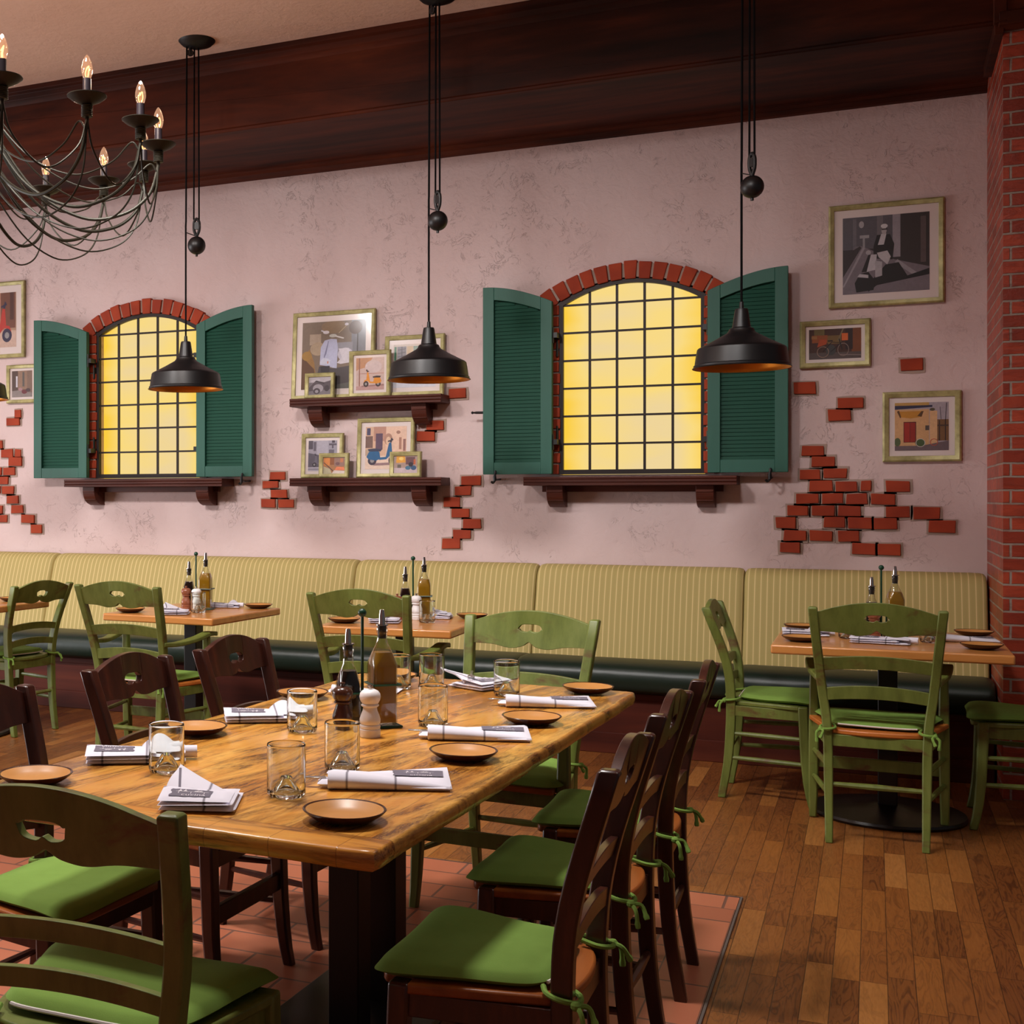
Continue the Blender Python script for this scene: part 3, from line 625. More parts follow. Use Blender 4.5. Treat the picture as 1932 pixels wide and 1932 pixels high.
def art_wheel():
    s = [(C(120, 112, 118), rect(0, 0, 1, 1)), (C(176, 168, 174), rect(0, .7, 1, 1)), (C(84, 74, 80), [(0, .4), (.3, .8), (.7, .7), (1, .8), (1, .3), (0, .2)]), (C(160, 152, 158), ell(.42, .36, .24, .24)), (C(70, 60, 66), ell(.36, .2, .16, .18)), (C(150, 142, 148), ell(.36, .18, .08, .09)), (C(60, 50, 56), ell(.82, .35, .12, .18)), (C(54, 46, 52), bar(.3, .8, .7, .62, .06)), (C(200, 194, 198), bar(.1, .78, .5, .86, .03))]
    return s
def art_yellow():
    s = [(C(206, 180, 172), rect(0, 0, 1, 1)), (C(190, 140, 104), [(0, 1), (.6, 1), (.35, .7), (.1, .65), (0, .6)]), (C(210, 190, 188), ell(.62, .72, .3, .2)), (C(150, 104, 88), rect(.1, .1, .14, 1)), (C(176, 120, 100), rect(.14, .5, 1, .515)), (C(190, 150, 144), [(0, 0), (1, 0), (1, .18), (0, .12)]), (C(160, 120, 116), [(.2, .1), (1, .12), (1, .17), (.2, .14)])]
    scooter(s, .58, .1, .62, (222, 144, 40), (58, 36, 34)); return s
def art_street():
    s = [(C(200, 186, 176), rect(0, 0, 1, 1)), (C(60, 120, 92), rect(.02, .2, .07, .95)), (C(130, 126, 138), rect(.09, .4, .3, .95)), (C(196, 172, 140), rect(.32, .4, .46, .95)), (C(84, 128, 120), rect(.47, .5, .58, .95)), (C(90, 140, 110), rect(.85, .3, .9, .9)), (C(206, 206, 216), rect(0, 0, 1, .16))]
    for k in range(5): s.append((C(60, 52, 66), bar(.1, .55 + .08 * k, .29, .58 + .08 * k, .012)))
    s.append((C(60, 52, 66), bar(.2, .4, .2, .95, .015))); scooter(s, .6, .1, .4, (150, 160, 170)); return s
def art_grey():
    s = [(C(158, 152, 164), rect(0, 0, 1, 1)), (C(84, 76, 88), rect(0, .72, .16, 1)), (C(100, 92, 104), rect(.18, .66, .27, .96)), (C(176, 170, 182), rect(.3, .5, .7, 1)), (C(92, 84, 96), rect(.72, .84, .98, .9)), (C(70, 62, 74), rect(.82, .92, .92, 1)), (C(90, 82, 94), rect(.82, .74, .88, .86)), (C(104, 96, 108), rect(.72, .5, .9, .7)), (C(96, 90, 102), [(0, .12), (1, .16), (1, .45), (.5, .5), (0, .6)]), (C(176, 170, 182), rect(0, 0, 1, .13)), (C(110, 104, 116), rect(0, .05, 1, .07))]
    scooter(s, .4, .14, .5, (112, 106, 120), (56, 50, 60)); return s
def art_alley():
    return [(C(170, 120, 80), rect(0, 0, 1, 1)), (C(206, 130, 66), [(0, .5), (.3, .5), (.5, 1), (0, 1)]), (C(140, 84, 48), rect(.3, .55, .5, 1)), (C(150, 116, 104), rect(.5, .45, 1, 1)), (C(190, 180, 150), [(0, 0), (.4, 0), (.3, .3), (0, .45)]), (C(226, 130, 90), [(.52, .2), (.62, .42), (.95, .4), (1, .2)]), (C(220, 204, 196), [(.4, 0), (1, 0), (1, .16), (.5, .2)]), (C(84, 60, 56), bar(0, .7, .45, .16, .05)), (C(120, 84, 84), ell(.66, .62, .1, .1)), (C(190, 120, 84), rect(.78, .7, .92, .95))]
def art_blue():
    s = [(C(214, 176, 150), rect(0, 0, 1, 1)), (C(186, 140, 122), rect(.2, .66, .5, 1)), (C(96, 72, 92), rect(.25, .46, .42, .84)), (C(120, 92, 84), rect(0, .5, .18, .78)), (C(74, 70, 100), rect(.03, .8, .12, .97)), (C(226, 190, 168), rect(.5, .3, 1, 1)), (C(176, 134, 116), ell(.56, .7, .1, .14)), (C(222, 188, 160), ell(.56, .66, .06, .1)), (C(160, 120, 104), ell(.8, .86, .05, .04)), (C(170, 124, 106), rect(.82, .46, .88, .74)), (C(150, 106, 98), rect(.92, .42, .98, .7)), (C(186, 160, 138), [(0, .3), (.2, .36), (.2, .5), (0, .46)]), (C(226, 200, 182), [(0, 0), (1, 0), (1, .3), (0, .32)]), (C(150, 120, 122), [(.2, .08), (.8, .1), (.7, .16), (.25, .14)])]
    scooter(s, .42, .1, .72, (38, 96, 142), (60, 52, 70), -1, (56, 60, 84)); return s
def art_cafe():
    s = [(C(176, 150, 140), rect(0, 0, 1, 1)), (C(222, 160, 60), [(.08, .6), (.5, .62), (.46, 1), (.1, 1)]), (C(238, 206, 120), ell(.3, .85, .1, .1)), (C(110, 76, 80), rect(.5, .5, .9, .95)), (C(196, 100, 60), rect(.84, .5, .92, .8)), (C(206, 186, 190), rect(0, 0, 1, .3)), (C(70, 120, 150), ell(.6, .3, .12, .12)), (C(56, 90, 130), ell(.84, .3, .12, .14)), (C(110, 100, 90), rect(.14, .3, .3, .5)), (C(54, 44, 54), ell(.72, .5, .1, .14))]
    return s
def art_red():
    s = [(C(176, 140, 116), rect(0, 0, 1, 1)), (C(120, 76, 60), rect(.6, .35, .98, 1)), (C(84, 52, 46), rect(.84, .5, .94, 1)), (C(186, 140, 118), rect(.3, .4, .6, 1)), (C(206, 176, 160), [(0, 0), (1, 0), (1, .3), (0, .36)])]
    scooter(s, .46, .1, .84, (190, 60, 50), (50, 48, 76), -1, (60, 70, 110)); return s
def art_lane():
    return [(C(120, 96, 84), rect(0, 0, 1, 1)), (C(86, 66, 58), rect(0, .2, .3, 1)), (C(214, 210, 220), rect(.2, .38, .28, .8)), (C(150, 120, 100), rect(.3, .3, .75, 1)), (C(96, 90, 86), rect(.52, .4, .62, .95)), (C(130, 104, 90), rect(.75, .2, 1, 1)), (C(140, 128, 124), [(0, 0), (1, 0), (1, .16), (.3, .26), (0, .24)]), (C(110, 44, 52), ell(.62, .2, .14, .08)), (C(170, 130, 136), ell(.42, .3, .1, .06)), (C(80, 60, 62), ell(.8, .26, .12, .07))]

def picture(label, x0, x1, z0, z1, art, fw=.027, mw=.04, y=None, tilt=0.0):
    W, H = x1 - x0, z1 - z0
    T = thing('picture_frame', label, 'picture', ((x0 + x1) / 2, D - .004 if y is None else y, z0), 0, 'framed pictures')
    T.rotation_euler = (-math.radians(tilt), 0, 0)
    f = MB(); d = .026
    for (ax, az, bx, bz) in ((-W / 2, 0, W / 2, 0), (W / 2, 0, W / 2, H), (W / 2, H, -W / 2, H), (-W / 2, H, -W / 2, 0)):
        A = Vector((ax, az)); B = Vector((bx, bz)); c = Vector((0, H / 2))
        inn = lambda p: Vector((p.x - math.copysign(fw, p.x), p.y + (fw if p.y < H / 2 else -fw)))
        mid = lambda p: Vector((p.x - math.copysign(fw * .3, p.x), p.y + (fw * .3 if p.y < H / 2 else -fw * .3)))
        a, b_, ai, bi, am, bm_ = A, B, inn(A), inn(B), mid(A), mid(B)
        q = lambda p, yy: (p.x, yy, p.y)
        f.loft([[q(a, 0), q(a, -d * .8), q(am, -d), q(ai, -d * .7), q(ai, 0)], [q(b_, 0), q(b_, -d * .8), q(bm_, -d), q(bi, -d * .7), q(bi, 0)]], caps=False)
    f.build('frame', M['frame'], T, bevel=.001)
    MB().box((0, -.006, H / 2), (W - fw * 1.8, .006, H - fw * 1.8)).build('mount', M['mat'], T, smooth=False)
    pm = MB(); w2, h2 = W - 2 * fw - 2 * mw, H - 2 * fw - 2 * mw
    for k, (c, poly) in enumerate(art):
        pts = [(min(max(a, 0), 1), min(max(b_, 0), 1)) for a, b_ in poly]
        pm.add([((a - .5) * w2, -.0096 - .00006 * k, fw + mw + b_ * h2) for a, b_ in pts], [tuple(range(len(pts)))], 0, c)
    pm.build('photo', M['photo'], T, smooth=False)
    MB().add([(-W / 2 + fw, -.0135, fw), (W / 2 - fw, -.0135, fw), (W / 2 - fw, -.0135, H - fw), (-W / 2 + fw, -.0135, H - fw)], [(0, 1, 2, 3)]).build('glass', M['pane'], T, smooth=False)
    return T
picture('large framed black and white photo of a rider on a scooter, high beside the pillar', -.222, .327, 2.370, 2.916, art_rider(), .027, .042)
picture('framed picture of a bicycle against a wooden stall, right of the green shutter', -.365, -.018, 2.054, 2.307, art_bike(), .028, .018)
picture('framed picture of a house with a red door, above the large brick patch', .038, .404, 1.544, 1.911, art_door(), .030, .028)
picture('framed photo of a red scooter cut off by the left edge of the photo', -5.96, -5.465, 2.363, 2.910, art_red(), .027, .05)
picture('small framed photo of a stone lane, left of the leftmost shutter', -5.622, -5.360, 2.034, 2.308, art_lane(), .025, .018)
TILT = 4.0
def leaning(label, x0, x1, zs, h, art, fw, mw, off, tilt=TILT):
    return picture(label, x0, x1, zs + .0012, zs + h, art, fw, mw, D - off, tilt)
leaning('largest framed picture on the upper shelf, a white scooter by a stone wall', -3.36, -2.80, 1.978, .56, art_white(), .026, .038, .050)
leaning('framed photo partly hidden by the black lamp, right end of the upper shelf', -2.735, -2.352, 1.978, .378, art_street(), .026, .028, .042)
leaning('small framed black and white photo of a wheel in front of the white scooter picture', -3.245, -3.045, 1.978, .163, art_wheel(), .024, .002, .100)
leaning('framed picture of a yellow scooter on the upper shelf', -2.95, -2.678, 1.978, .290, art_yellow(), .026, .018, .085, 1.6)
leaning('framed grey photo of a parked scooter, left end of the lower shelf', -3.296, -3.01, 1.479, .285, art_grey(), .025, .020, .042)
leaning('framed picture of a blue scooter on the lower shelf', -2.915, -2.54, 1.479, .372, art_blue(), .025, .028, .048)
leaning('small framed picture of an orange alley in front of the grey scooter photo', -3.148, -2.948, 1.479, .156, art_alley(), .026, .002, .100)
leaning('small framed picture of a yellow awning in front of the blue scooter picture', -2.678, -2.476, 1.479, .158, art_cafe(), .025, .002, .100)

# ------------------------------------------------------------------ banquette
T = thing('banquette', 'long wall banquette with striped olive backrests and dark green vinyl seats', 'bench', (0, 0, 0))
segs = [(-7.5, -5.12), (-5.12, -2.884), (-2.884, -1.763), (-1.763, -.636), (-.636, .512)]
BP = spline([(7.27, .45), (7.285, .50), (7.34, .70), (7.40, .90), (7.425, .945), (7.46, .968), (7.50, .975), (7.54, .968), (7.556, .95)], 4) if False else None
prof = [(7.262, .44), (7.275, .50), (7.30, .60), (7.33, .71), (7.362, .82), (7.39, .90), (7.408, .935), (7.434, .958), (7.47, .970), (7.51, .972), (7.545, .962), (7.556, .94), (7.556, .44)]
cy, cz_ = 7.45, .70
sprof = [(7.40, .458), (7.28, .470), (7.12, .486), (7.00, .486), (6.93, .476), (6.893, .455), (6.880, .425), (6.878, .39), (6.888, .352), (6.915, .332), (7.40, .332)]
for k, (a, b_) in enumerate(segs):
    for pr, nm, mt, c0 in ((prof, 'back_cushion', 'stripe', (7.47, .70)), (sprof, 'seat_cushion', 'vinyl', (7.2, .42))):
        m = MB(); rings = []
        xs_ = [(0.001, .030), (.004, .016), (.012, .006), (.03, .0015), (.07, 0), (.5, 0)]
        L = b_ - a
        pos = [(a + d, s) for d, s in xs_[:-1]] + [(a + L * q, 0) for q in (.25, .5, .75)] + [(b_ - d, s) for d, s in xs_[:-1][::-1]]
        for x, s in pos:
            ring_ = []
            for (y, z) in pr:
                v = Vector((c0[0] - y, c0[1] - z)); v = v.normalized() * s if v.length else v
                wob = .004 * noise.noise(Vector((x * 2.2, y * 3, z * 3))) if nm == 'seat_cushion' else 0
                ring_.append((x, y + v.x, z + v.y + wob))
            rings.append(ring_)
        m.loft(rings).build(nm, M[mt], T, ang=60)
MB().box((-3.49, 7.255, .185), (8.0, .57, .29)).box((-3.49, 6.975, .325 - .02), (8.0, .02, .035)).box((-3.49, 6.962, .055), (8.0, .024, .11)).build('base_panel', M['basewood'], T, bevel=.003)

# ------------------------------------------------------------------ chairs
def chair(kind, name, label, group):
    arm = kind == 'arm'; br = kind == 'brown'
    if arm: rf, tp, ff, H, ry, fy, ty = .169, .225, .247, .925, -.20, .22, -.280
    elif br: rf, tp, ff, H, ry, fy, ty = .150, .195, .200, .868, -.185, .19, -.235
    else: rf, tp, ff, H, ry, fy, ty = .163, .219, .216, .855, -.19, .19, -.250
    W = M['brown'] if br else M['green']
    T = thing(name, label, 'chair', (0, 0, 0), 0, group)
    pw, pd = .034, .040
    zS = .425
    def post(z):  # centre of the rear post at height z -> (x, y)
        zs = [0, .2, .44, .62, H]; xs_ = [rf, rf + .003, rf + .008, rf + .008 + .43 * (tp - rf - .008), tp]; ys = [ry, ry + .030, ry + .040, ry + .022, ty]
        for i in range(4):
            if z <= zs[i + 1]:
                t = (z - zs[i]) / (zs[i + 1] - zs[i]); return xs_[i] + (xs_[i + 1] - xs_[i]) * t, ys[i] + (ys[i + 1] - ys[i]) * t
        return xs_[-1], ys[-1]
    for s in (-1, 1):
        m = MB(); pts = spline([(post(z)[0] * s, post(z)[1], z) for z in (0, .2, .44, .62, H)], 5); rings = []
        for i, p in enumerate(pts):
            k = .82 + .18 * min(1, p.z / .3); a, d = pw / 2 * k, pd / 2 * k
            rings.append([(p.x - a, p.y - d, p.z), (p.x + a, p.y - d, p.z), (p.x + a, p.y + d, p.z), (p.x - a, p.y + d, p.z)])
        x, y, z = pts[-1]; rings.append([(x - pw / 2 * .8, y - pd / 2 * .7, z + .006), (x + pw / 2 * .8, y - pd / 2 * .7, z + .006), (x + pw / 2 * .8, y + pd / 2 * .7, z + .006), (x - pw / 2 * .8, y + pd / 2 * .7, z + .006)])
        m.loft(rings).build('rear_post', W, T, bevel=.005, ang=40)
        top = .655 if arm else zS + .015
        m = MB(); rings = []
        for z, dy, k in ((0, .028, .78), (.05, .017, .84), (.11, .008, .92), (.2, .0, 1), (.3, -.004, 1.06), (zS - .03, -.008, 1.08), (top, -.010 if not arm else -.02, 1.08 if not arm else .85)):
            a = .019 * k; x0 = s * (ff - .006 * (z / .42 if z < .42 else 1)); y0 = fy - .028 + dy
            rings.append([(x0 - a, y0 - a, z), (x0 + a, y0 - a, z), (x0 + a, y0 + a, z), (x0 - a, y0 + a, z)])
        m.loft(rings).build('front_leg', W, T, bevel=.006, ang=40)
    # crest rail with kidney hand hole
    def plate(zt, zb, hole=None, bow=.022, th=.020, zc=.8):
        m = MB(); n = 96 if hole else 28; half = post(zc)[0] - .006; cols = []
        for i in range(n + 1):
            u = -1 + 2 * i / n; x = u * half
            t, b_ = zt(u), zb(u); mid = (t + b_) / 2; h0 = h1 = mid
            if hole and abs(u) < hole[0]:
                q = u / hole[0]; e = math.sqrt(max(0, 1 - q ** 4)) * hole[1]
                h1 = hole[2] + e; h0 = hole[2] - e * (1 - .5 * max(0, 1 - abs(q) / .26))
            y0 = lambda z: post(z)[1] - bow * (1 - u * u) - .004
            cols.append((x, b_, h0, h1, t, y0))
        for (x0, *A, ya), (x1, *B, yb) in zip(cols, cols[1:]):
            for k in range(3):
                if k == 1 and (A[2] - A[1] > 1e-5 or B[2] - B[1] > 1e-5):
                    for zA, zB in ((A[1], B[1]), (A[2], B[2])):
                        m.add([(x0, ya(zA) - th / 2, zA), (x1, yb(zB) - th / 2, zB), (x1, yb(zB) + th / 2, zB), (x0, ya(zA) + th / 2, zA)], [(0, 1, 2, 3)])
                    continue
                if abs(A[k + 1] - A[k]) + abs(B[k + 1] - B[k]) < 1e-6: continue
                for d in (-th / 2, th / 2):
                    q = [(x0, ya(A[k]) + d, A[k]), (x1, yb(B[k]) + d, B[k]), (x1, yb(B[k + 1]) + d, B[k + 1]), (x0, ya(A[k + 1]) + d, A[k + 1])]
                    m.add(q, [(0, 1, 2, 3)])
            for k in (0, 3):
                m.add([(x0, ya(A[k]) - th / 2, A[k]), (x1, yb(B[k]) - th / 2, B[k]), (x1, yb(B[k]) + th / 2, B[k]), (x0, ya(A[k]) + th / 2, A[k])], [(0, 1, 2, 3)])
        return m
    rise = .050 if br else .044
    zt = lambda u: H - .016 + rise * (1 - abs(u) ** 1.9)
    def zb(u):
        a = abs(u)
        return H - (.086 if br else .092) - (.006 if br else .012) * math.exp(-((a - .30) / .22) ** 2) + .012 * math.exp(-(a / .07) ** 2)
    plate(zt, zb, (.19, .0135, H - .034) if arm else (.23, .0155, H - .040) if br else (.20, .0180, H - .048), zc=H - .05).build('crest_rail', W, T, bevel=.0015, ang=40)
    for dz, hh in (((.225, .050), (.345, .050)) if arm else ((.224, .040), (.325, .038)) if br else ((.250, .037), (.338, .036))):
        zc = H - dz
        plate(lambda u: zc + hh / 2 + .016 * (1 - u * u), lambda u: zc - hh / 2 + .014 * (1 - u * u), None, .018, .016, zc).build('back_slat', W, T, bevel=.0015, ang=40)
    # seat: shaped board on a painted apron
    wf, wb = ff + .020, post(.43)[0] + .020
    yb0, yf0 = post(.43)[1] + .010, fy + .012
    li, lo = ff - .006 - .022, fy - .030 - .024
    out = [(-wb + .02, yb0 + .012), (-ff - .013, lo), (-li, lo), (-li, yf0 - .012), (-li + .012, yf0 - .004)] + [(li - .012, yf0 - .004), (li, yf0 - .012), (li, lo), (ff + .013, lo), (wb - .02, yb0 + .012)]
    out += [((wb - .03) * math.cos(a), yb0 + .012 - .042 * math.sin(a)) for a in [PI * k / 12 for k in range(1, 12)]]
    MB().prism(out, lambda x, y, z: (x, y, z), zS - .004, zS + .016).build('seat', M['brownseat'] if br else M['seatwood'] if arm else W, T, bevel=.005, ang=40)
    ap = MB(); px, py = post(.40)
    for s in (-1, 1):
        A, B = Vector((s * px, py, .398)), Vector((s * (ff - .006), fy - .03, .398)); d = B - A
        R = Matrix.Rotation(math.atan2(d.y, d.x), 3, 'Z'); ap.box((A + B) / 2, (d.length, .018, .046), 0, R)
    ap.box((0, fy - .026, .398), (2 * ff - .03, .018, .046)); ap.box((0, py, .398), (2 * px, .018, .046))
    ap.build('apron', W, T, bevel=.002)
    for s in (-1, 1):
        m = MB()
        for z in (.185, .295):
            x, y = post(z); m.tube([(s * x, y, z), (s * (x + ff) / 2, (y + fy) / 2, z), (s * (ff - .003), fy - .026, z)], [.009, .0115, .009], 8)
        m.build('side_stretcher', W, T)
    m = MB().box((0, fy - .030, .245), (2 * ff - .02, .018, .050)); m.build('front_stretcher', W, T, bevel=.003)
    x, y = post(.225); MB().tube([(-x, y, .225), (0, y, .225), (x, y, .225)], [.009, .0125, .009], 8).build('rear_stretcher', W, T)
    if arm:
        for s in (-1, 1):
            x, y = post(.66); P = spline([(s * (x + .006), y - .005, .645), (s * (x + .012), y + .12, .638), (s * (ff - .010), fy - .16, .650), (s * (ff + .002), fy - .06, .668), (s * (ff + .002), fy + .012, .664)], 6)
            rings = []
            for i, p in enumerate(P):
                hw = .014 + .012 * min(1, i / 10); hh = .011
                rings.append([(p.x - hw, p.y, p.z - hh), (p.x + hw, p.y, p.z - hh), (p.x + hw, p.y, p.z + hh), (p.x - hw, p.y, p.z + hh)])
            MB().loft(rings).build('armrest', W, T, bevel=.005, ang=40)
    # tied seat cushion
    n = 22; top = {}; m = MB(); cw, cb = ff + .022, wb - .030; y0, y1 = yb0 + .020, fy + .030
    def P(i, j, side):
        u, v = -1 + 2 * i / n, -1 + 2 * j / n
        u, v = math.sin(u * PI / 2) * .35 + u * .65, math.sin(v * PI / 2) * .35 + v * .65
        mx = max(abs(u), abs(v)); q = (abs(u) ** 7 + abs(v) ** 7) ** (1 / 7) if mx > 1e-9 else 1
        u2, v2 = (u * mx / q, v * mx / q) if mx > 1e-9 else (u, v)
        hw = cb + (cw - cb) * (v2 + 1) / 2
        yy = y0 + (y1 - y0) * (v2 + 1) / 2 - .010 * (1 - u2 * u2) * max(0, v2)
        f = math.sqrt(max(0.0, 1 - mx ** 7))
        hx = 1 - .035 * (1 - v2 * v2) * abs(u2) ** 3
        zc = zS + .031 + .004 * noise.noise(Vector((u * 1.3, v * 1.3, ff * 9))) - .008 * max(0, v2) ** 6 - .005 * (1 - u * u) * (1 - v * v)
        return (u2 * hw * hx, yy, zc + (.021 if side else -.014) * f)
    for side in (1, 0):
        vs = [P(i, j, side) for j in range(n + 1) for i in range(n + 1)]
        fs = [(j * (n + 1) + i, j * (n + 1) + i + 1, (j + 1) * (n + 1) + i + 1, (j + 1) * (n + 1) + i) for j in range(n) for i in range(n)]
        m.add(vs, fs)
    cu = m.build('seat_cushion', M['cushion'], T, ang=70)
    z = MB(); q = [P(i, 0, 0) for i in range(2, n - 1)]
    z.tube([(a, b_ - .001, c - .002) for a, b_, c in q], .0036, 6); z.build('zipper', M['zip'], cu)
    for s in (-1, 1):
        x, y = post(.455); x *= s; k = MB(); zz = zS + .026
        hx, hy = pw / 2 + .007, pd / 2 + .008
        loop = spline([(x - s * .012, y + hy + .012, zz + .004), (x + s * hx * .5, y + hy, zz), (x + s * hx, y, zz - .004), (x + s * hx * .5, y - hy, zz - .008), (x - s * hx * .6, y - hy, zz - .006), (x - s * hx * 1.3, y - hy * .2, zz - .002), (x - s * hx, y + hy, zz + .003)], 5)
        k.tube(loop, .0052, 7); k.ball((x + s * hx * .9, y - hy * .95, zz - .010), .0105, 10, 0, (1, 1, .9))
        k.tube(spline([(x + s * hx * .9, y - hy, zz - .01), (x + s * (hx + .012), y - hy - .012, zz - .022), (x + s * (hx + .010), y - hy - .016, zz - .058)], 5), [.005] * 9 + [.007, .006], 6)
        k.tube(spline([(x + s * hx * .9, y - hy, zz - .01), (x + s * (hx - .012), y - hy - .02, zz - .014), (x + s * (hx - .002), y - hy - .034, zz - .040)], 5), [.005] * 9 + [.007, .006], 6)
        k.build('tie', M['cushion'], cu)
    return T
R = math.radians
side = chair('side', 'dining_chair', 'green ladderback chair in the foreground, its back to the viewer, at the long table', 'green ladderback dining chairs')
side.scale = (1.1, 1, 1); side.location = (-1.238, 1.985, 0); side.rotation_euler = (0, 0, R(2.5))
dup(side, 'green ladderback chair seen side-on at the left of the table by the brick pillar', (-.430, 6.312, 0), R(-91))
dup(side, 'green ladderback chair cut off by the right edge, before the brick pillar', (.56, 6.20, 0), R(88))
dup(side, 'green ladderback chair tucked under the wall table at the left edge of the photo', (-4.545, 6.15, 0), R(80))
armc = chair('arm', 'armchair', 'green ladderback armchair with its back to the viewer at the table by the brick pillar', 'green ladderback armchairs')
armc.location = (.010, 5.722, 0); armc.rotation_euler = (0, 0, R(-.5))
dup(armc, 'green ladderback armchair at the wall table below the left window', (-3.288, 5.575, 0), R(-1.5))
dup(armc, 'green ladderback armchair at the wall table below the shelves', (-2.060, 5.584, 0), R(1))
dup(armc, 'green ladderback armchair facing the viewer at the far end of the long table', (-1.112, 4.252, 0), R(177))
br = chair('brown', 'dining_chair', 'dark brown ladderback chair with green cushion, nearest on the right side of the long table', 'dark brown ladderback chairs')
br.location = (-.655, 2.502, 0); br.rotation_euler = (0, 0, R(90))
dup(br, 'middle one of the three dark brown chairs on the right side of the long table', (-.662, 3.145, 0), R(89))
dup(br, 'farthest of the three dark brown chairs on the right side of the long table', (-.655, 3.745, 0), R(91))
dup(br, 'dark brown chair nearest the viewer on the left side of the long table', (-1.742, 2.50, 0), R(-94))
dup(br, 'middle one of the three dark brown chairs on the left side of the long table', (-1.725, 3.20, 0), R(-93))
dup(br, 'farthest of the three dark brown chairs on the left side of the long table', (-1.672, 3.755, 0), R(-95))

# ------------------------------------------------------------------ tables
TZ = .75
T = thing('dining_table', 'long rustic plank dining table set for a group, in the foreground', 'table', (-1.180, 3.10, 0), R(-2.7))
W2, L2 = .465, 1.03
out = []
def edge(a, b_, n, sd):
    for k in range(n):
        t = k / n; p = Vector(a).lerp(Vector(b_), t); w_ = .006 * noise.noise(Vector((p.x * 5, p.y * 5, sd))) + .0012 * noise.noise(Vector((p.x * 22, p.y * 22, sd)))
        c = .02
        out.append((p, w_))
edge((-W2, -L2, 0), (W2, -L2, 0), 30, 1); edge((W2, -L2, 0), (W2, L2, 0), 60, 2); edge((W2, L2, 0), (-W2, L2, 0), 30, 3); edge((-W2, L2, 0), (-W2, -L2, 0), 60, 4)
rings = []
for z, k in ((TZ - .036, -.004), (TZ - .033, .0), (TZ - .018, .003), (TZ - .006, .001), (TZ - .0015, -.002), (TZ, -.006)):
    r = []
    for p, w_ in out:
        cx = 1 - .0; px = p.x; py = p.y
        nx = (1 if px > W2 - 1e-6 else -1 if px < -W2 + 1e-6 else 0); ny = (1 if py > L2 - 1e-6 else -1 if py < -L2 + 1e-6 else 0)
        rr = .014; ax, ay = W2 - rr, L2 - rr
        if abs(px) > ax and abs(py) > ay:
            d = Vector((abs(px) - ax, abs(py) - ay)); d = d.normalized() * min(d.length, rr)
            px = math.copysign(ax + d.x, px); py = math.copysign(ay + d.y, py)
        o_ = k + w_ * .7 + .0015 * noise.noise(Vector((px * 9, py * 9, z * 60)))
        r.append((px + o_ * nx, py + o_ * ny, z))
    rings.append(r)
MB().loft(rings).build('tabletop', M['rustic'], T, ang=60)
for y in (-.10, .14): MB().box((.0, y, .362), (.082, .078, .69)).build('column', M['blackmetal'], T, bevel=.003)
MB().box((0, .02, .708), (.5, .6, .011)).build('mounting_plate', M['blackmetal'], T, bevel=.002)
MB().box((.005, .02, .012), (.46, .72, .016)).build('base_plate', M['blackmetal'], T, bevel=.004)

def wall_table(label, x, y, w_, d, rz, round_base=True):
    T = thing('dining_table', label, 'table', (x, y, 0), R(rz), 'wooden tables along the banquette')
    MB().box((0, 0, TZ - .019), (w_, d, .038)).build('tabletop', M['tabletop'], T, bevel=.008, seg=3)
    MB().box((0, 0, .35), (.076, .076, .70)).box((0, 0, .703), (.36, .36, .012)).build('column', M['blackmetal'], T, bevel=.004)
    MB().lathe([(0, .004), (.30, .004), (.305, .012), (.30, .022), (.10, .034), (.05, .05), (0, .05)], 40).build('base_plate', M['blackmetal'], T)
    return T
wall_table('square wooden table by the brick pillar, set for four', .050, 6.115, .872, .865, 0)
wall_table('small wooden table at the banquette below the left window', -3.295, 6.07, .67, .735, -3)
wall_table('small wooden table at the banquette below the shelves', -2.075, 5.99, .655, .74, 2.5)
wall_table('wooden table at the banquette cut off by the left edge of the photo', -4.76, 5.93, .74, .74, -2)

# ------------------------------------------------------------------ tableware
Z = TZ + .0006
def put(first, used, pos, label, rz=0.0):
    if first.get('used'): return dup(first, label, pos, rz)
    first['used'] = 1; first.location = pos; first.rotation_euler = (0, 0, rz); first['label'] = label; return first
gl = MB().lathe([(0, .036), (.006, .0352), (.017, .014), (.026, .003), (.031, 0), (.036, .002), (.0390, .008), (.0392, .011), (.0392, .013), (.0392, .102), (.0392, .1045), (.0381, .1066), (.0372, .1045), (.0371, .102), (.0369, .018), (.0366, .0155), (.0335, .0095), (.028, .0105), (.0215, .020), (.0105, .0405), (0, .0428)], 36).build('drinking_glass', M['glass'], ang=50)
tag(gl, '', 'glass', 'clear drinking glasses')
used = {}
first_done = {'glass': False, 'plate': False, 'nap': False}
def place(kind, proto, x, y, label, rz=0.0, z=Z):
    if not first_done.get(kind):
        first_done[kind] = True; proto.location = (x, y, z); proto.rotation_euler = (0, 0, rz); proto['label'] = label; return proto
    return dup(proto, label, (x, y, z), rz)
for x, y, l in [(-1.068, 2.358, 'clear glass on the long table, nearest the viewer, right of the flap-folded napkin'), (-1.060, 2.640, 'clear glass directly behind the nearest napkin roll on the long table'), (-1.400, 2.454, 'clear glass at the left side of the long table, in front of the brown plate'), (-1.328, 3.031, 'clear glass left of the brown pepper mill on the long table'), (-1.052, 3.262, 'clear glass behind the middle napkin roll on the long table'), (-1.267, 3.915, 'clear glass next to the napkin with the fork, far end of the long table'), (-1.010, 3.858, 'clear glass at the far right of the long table, behind a napkin roll'), (-1.356, 3.853, 'clear glass hidden behind the tall oil bottle on the long table'),
                (-3.209, 5.962, 'clear glass in front of the white mill on the table below the left window'), (-1.952, 5.963, 'clear glass beside the white mill on the table below the shelves'), (-.101, 6.074, 'clear glass left of the mills on the table by the pillar'), (.209, 6.044, 'clear glass right of the mills on the table by the pillar')]:
    place('glass', gl, x, y, l, x * 7)
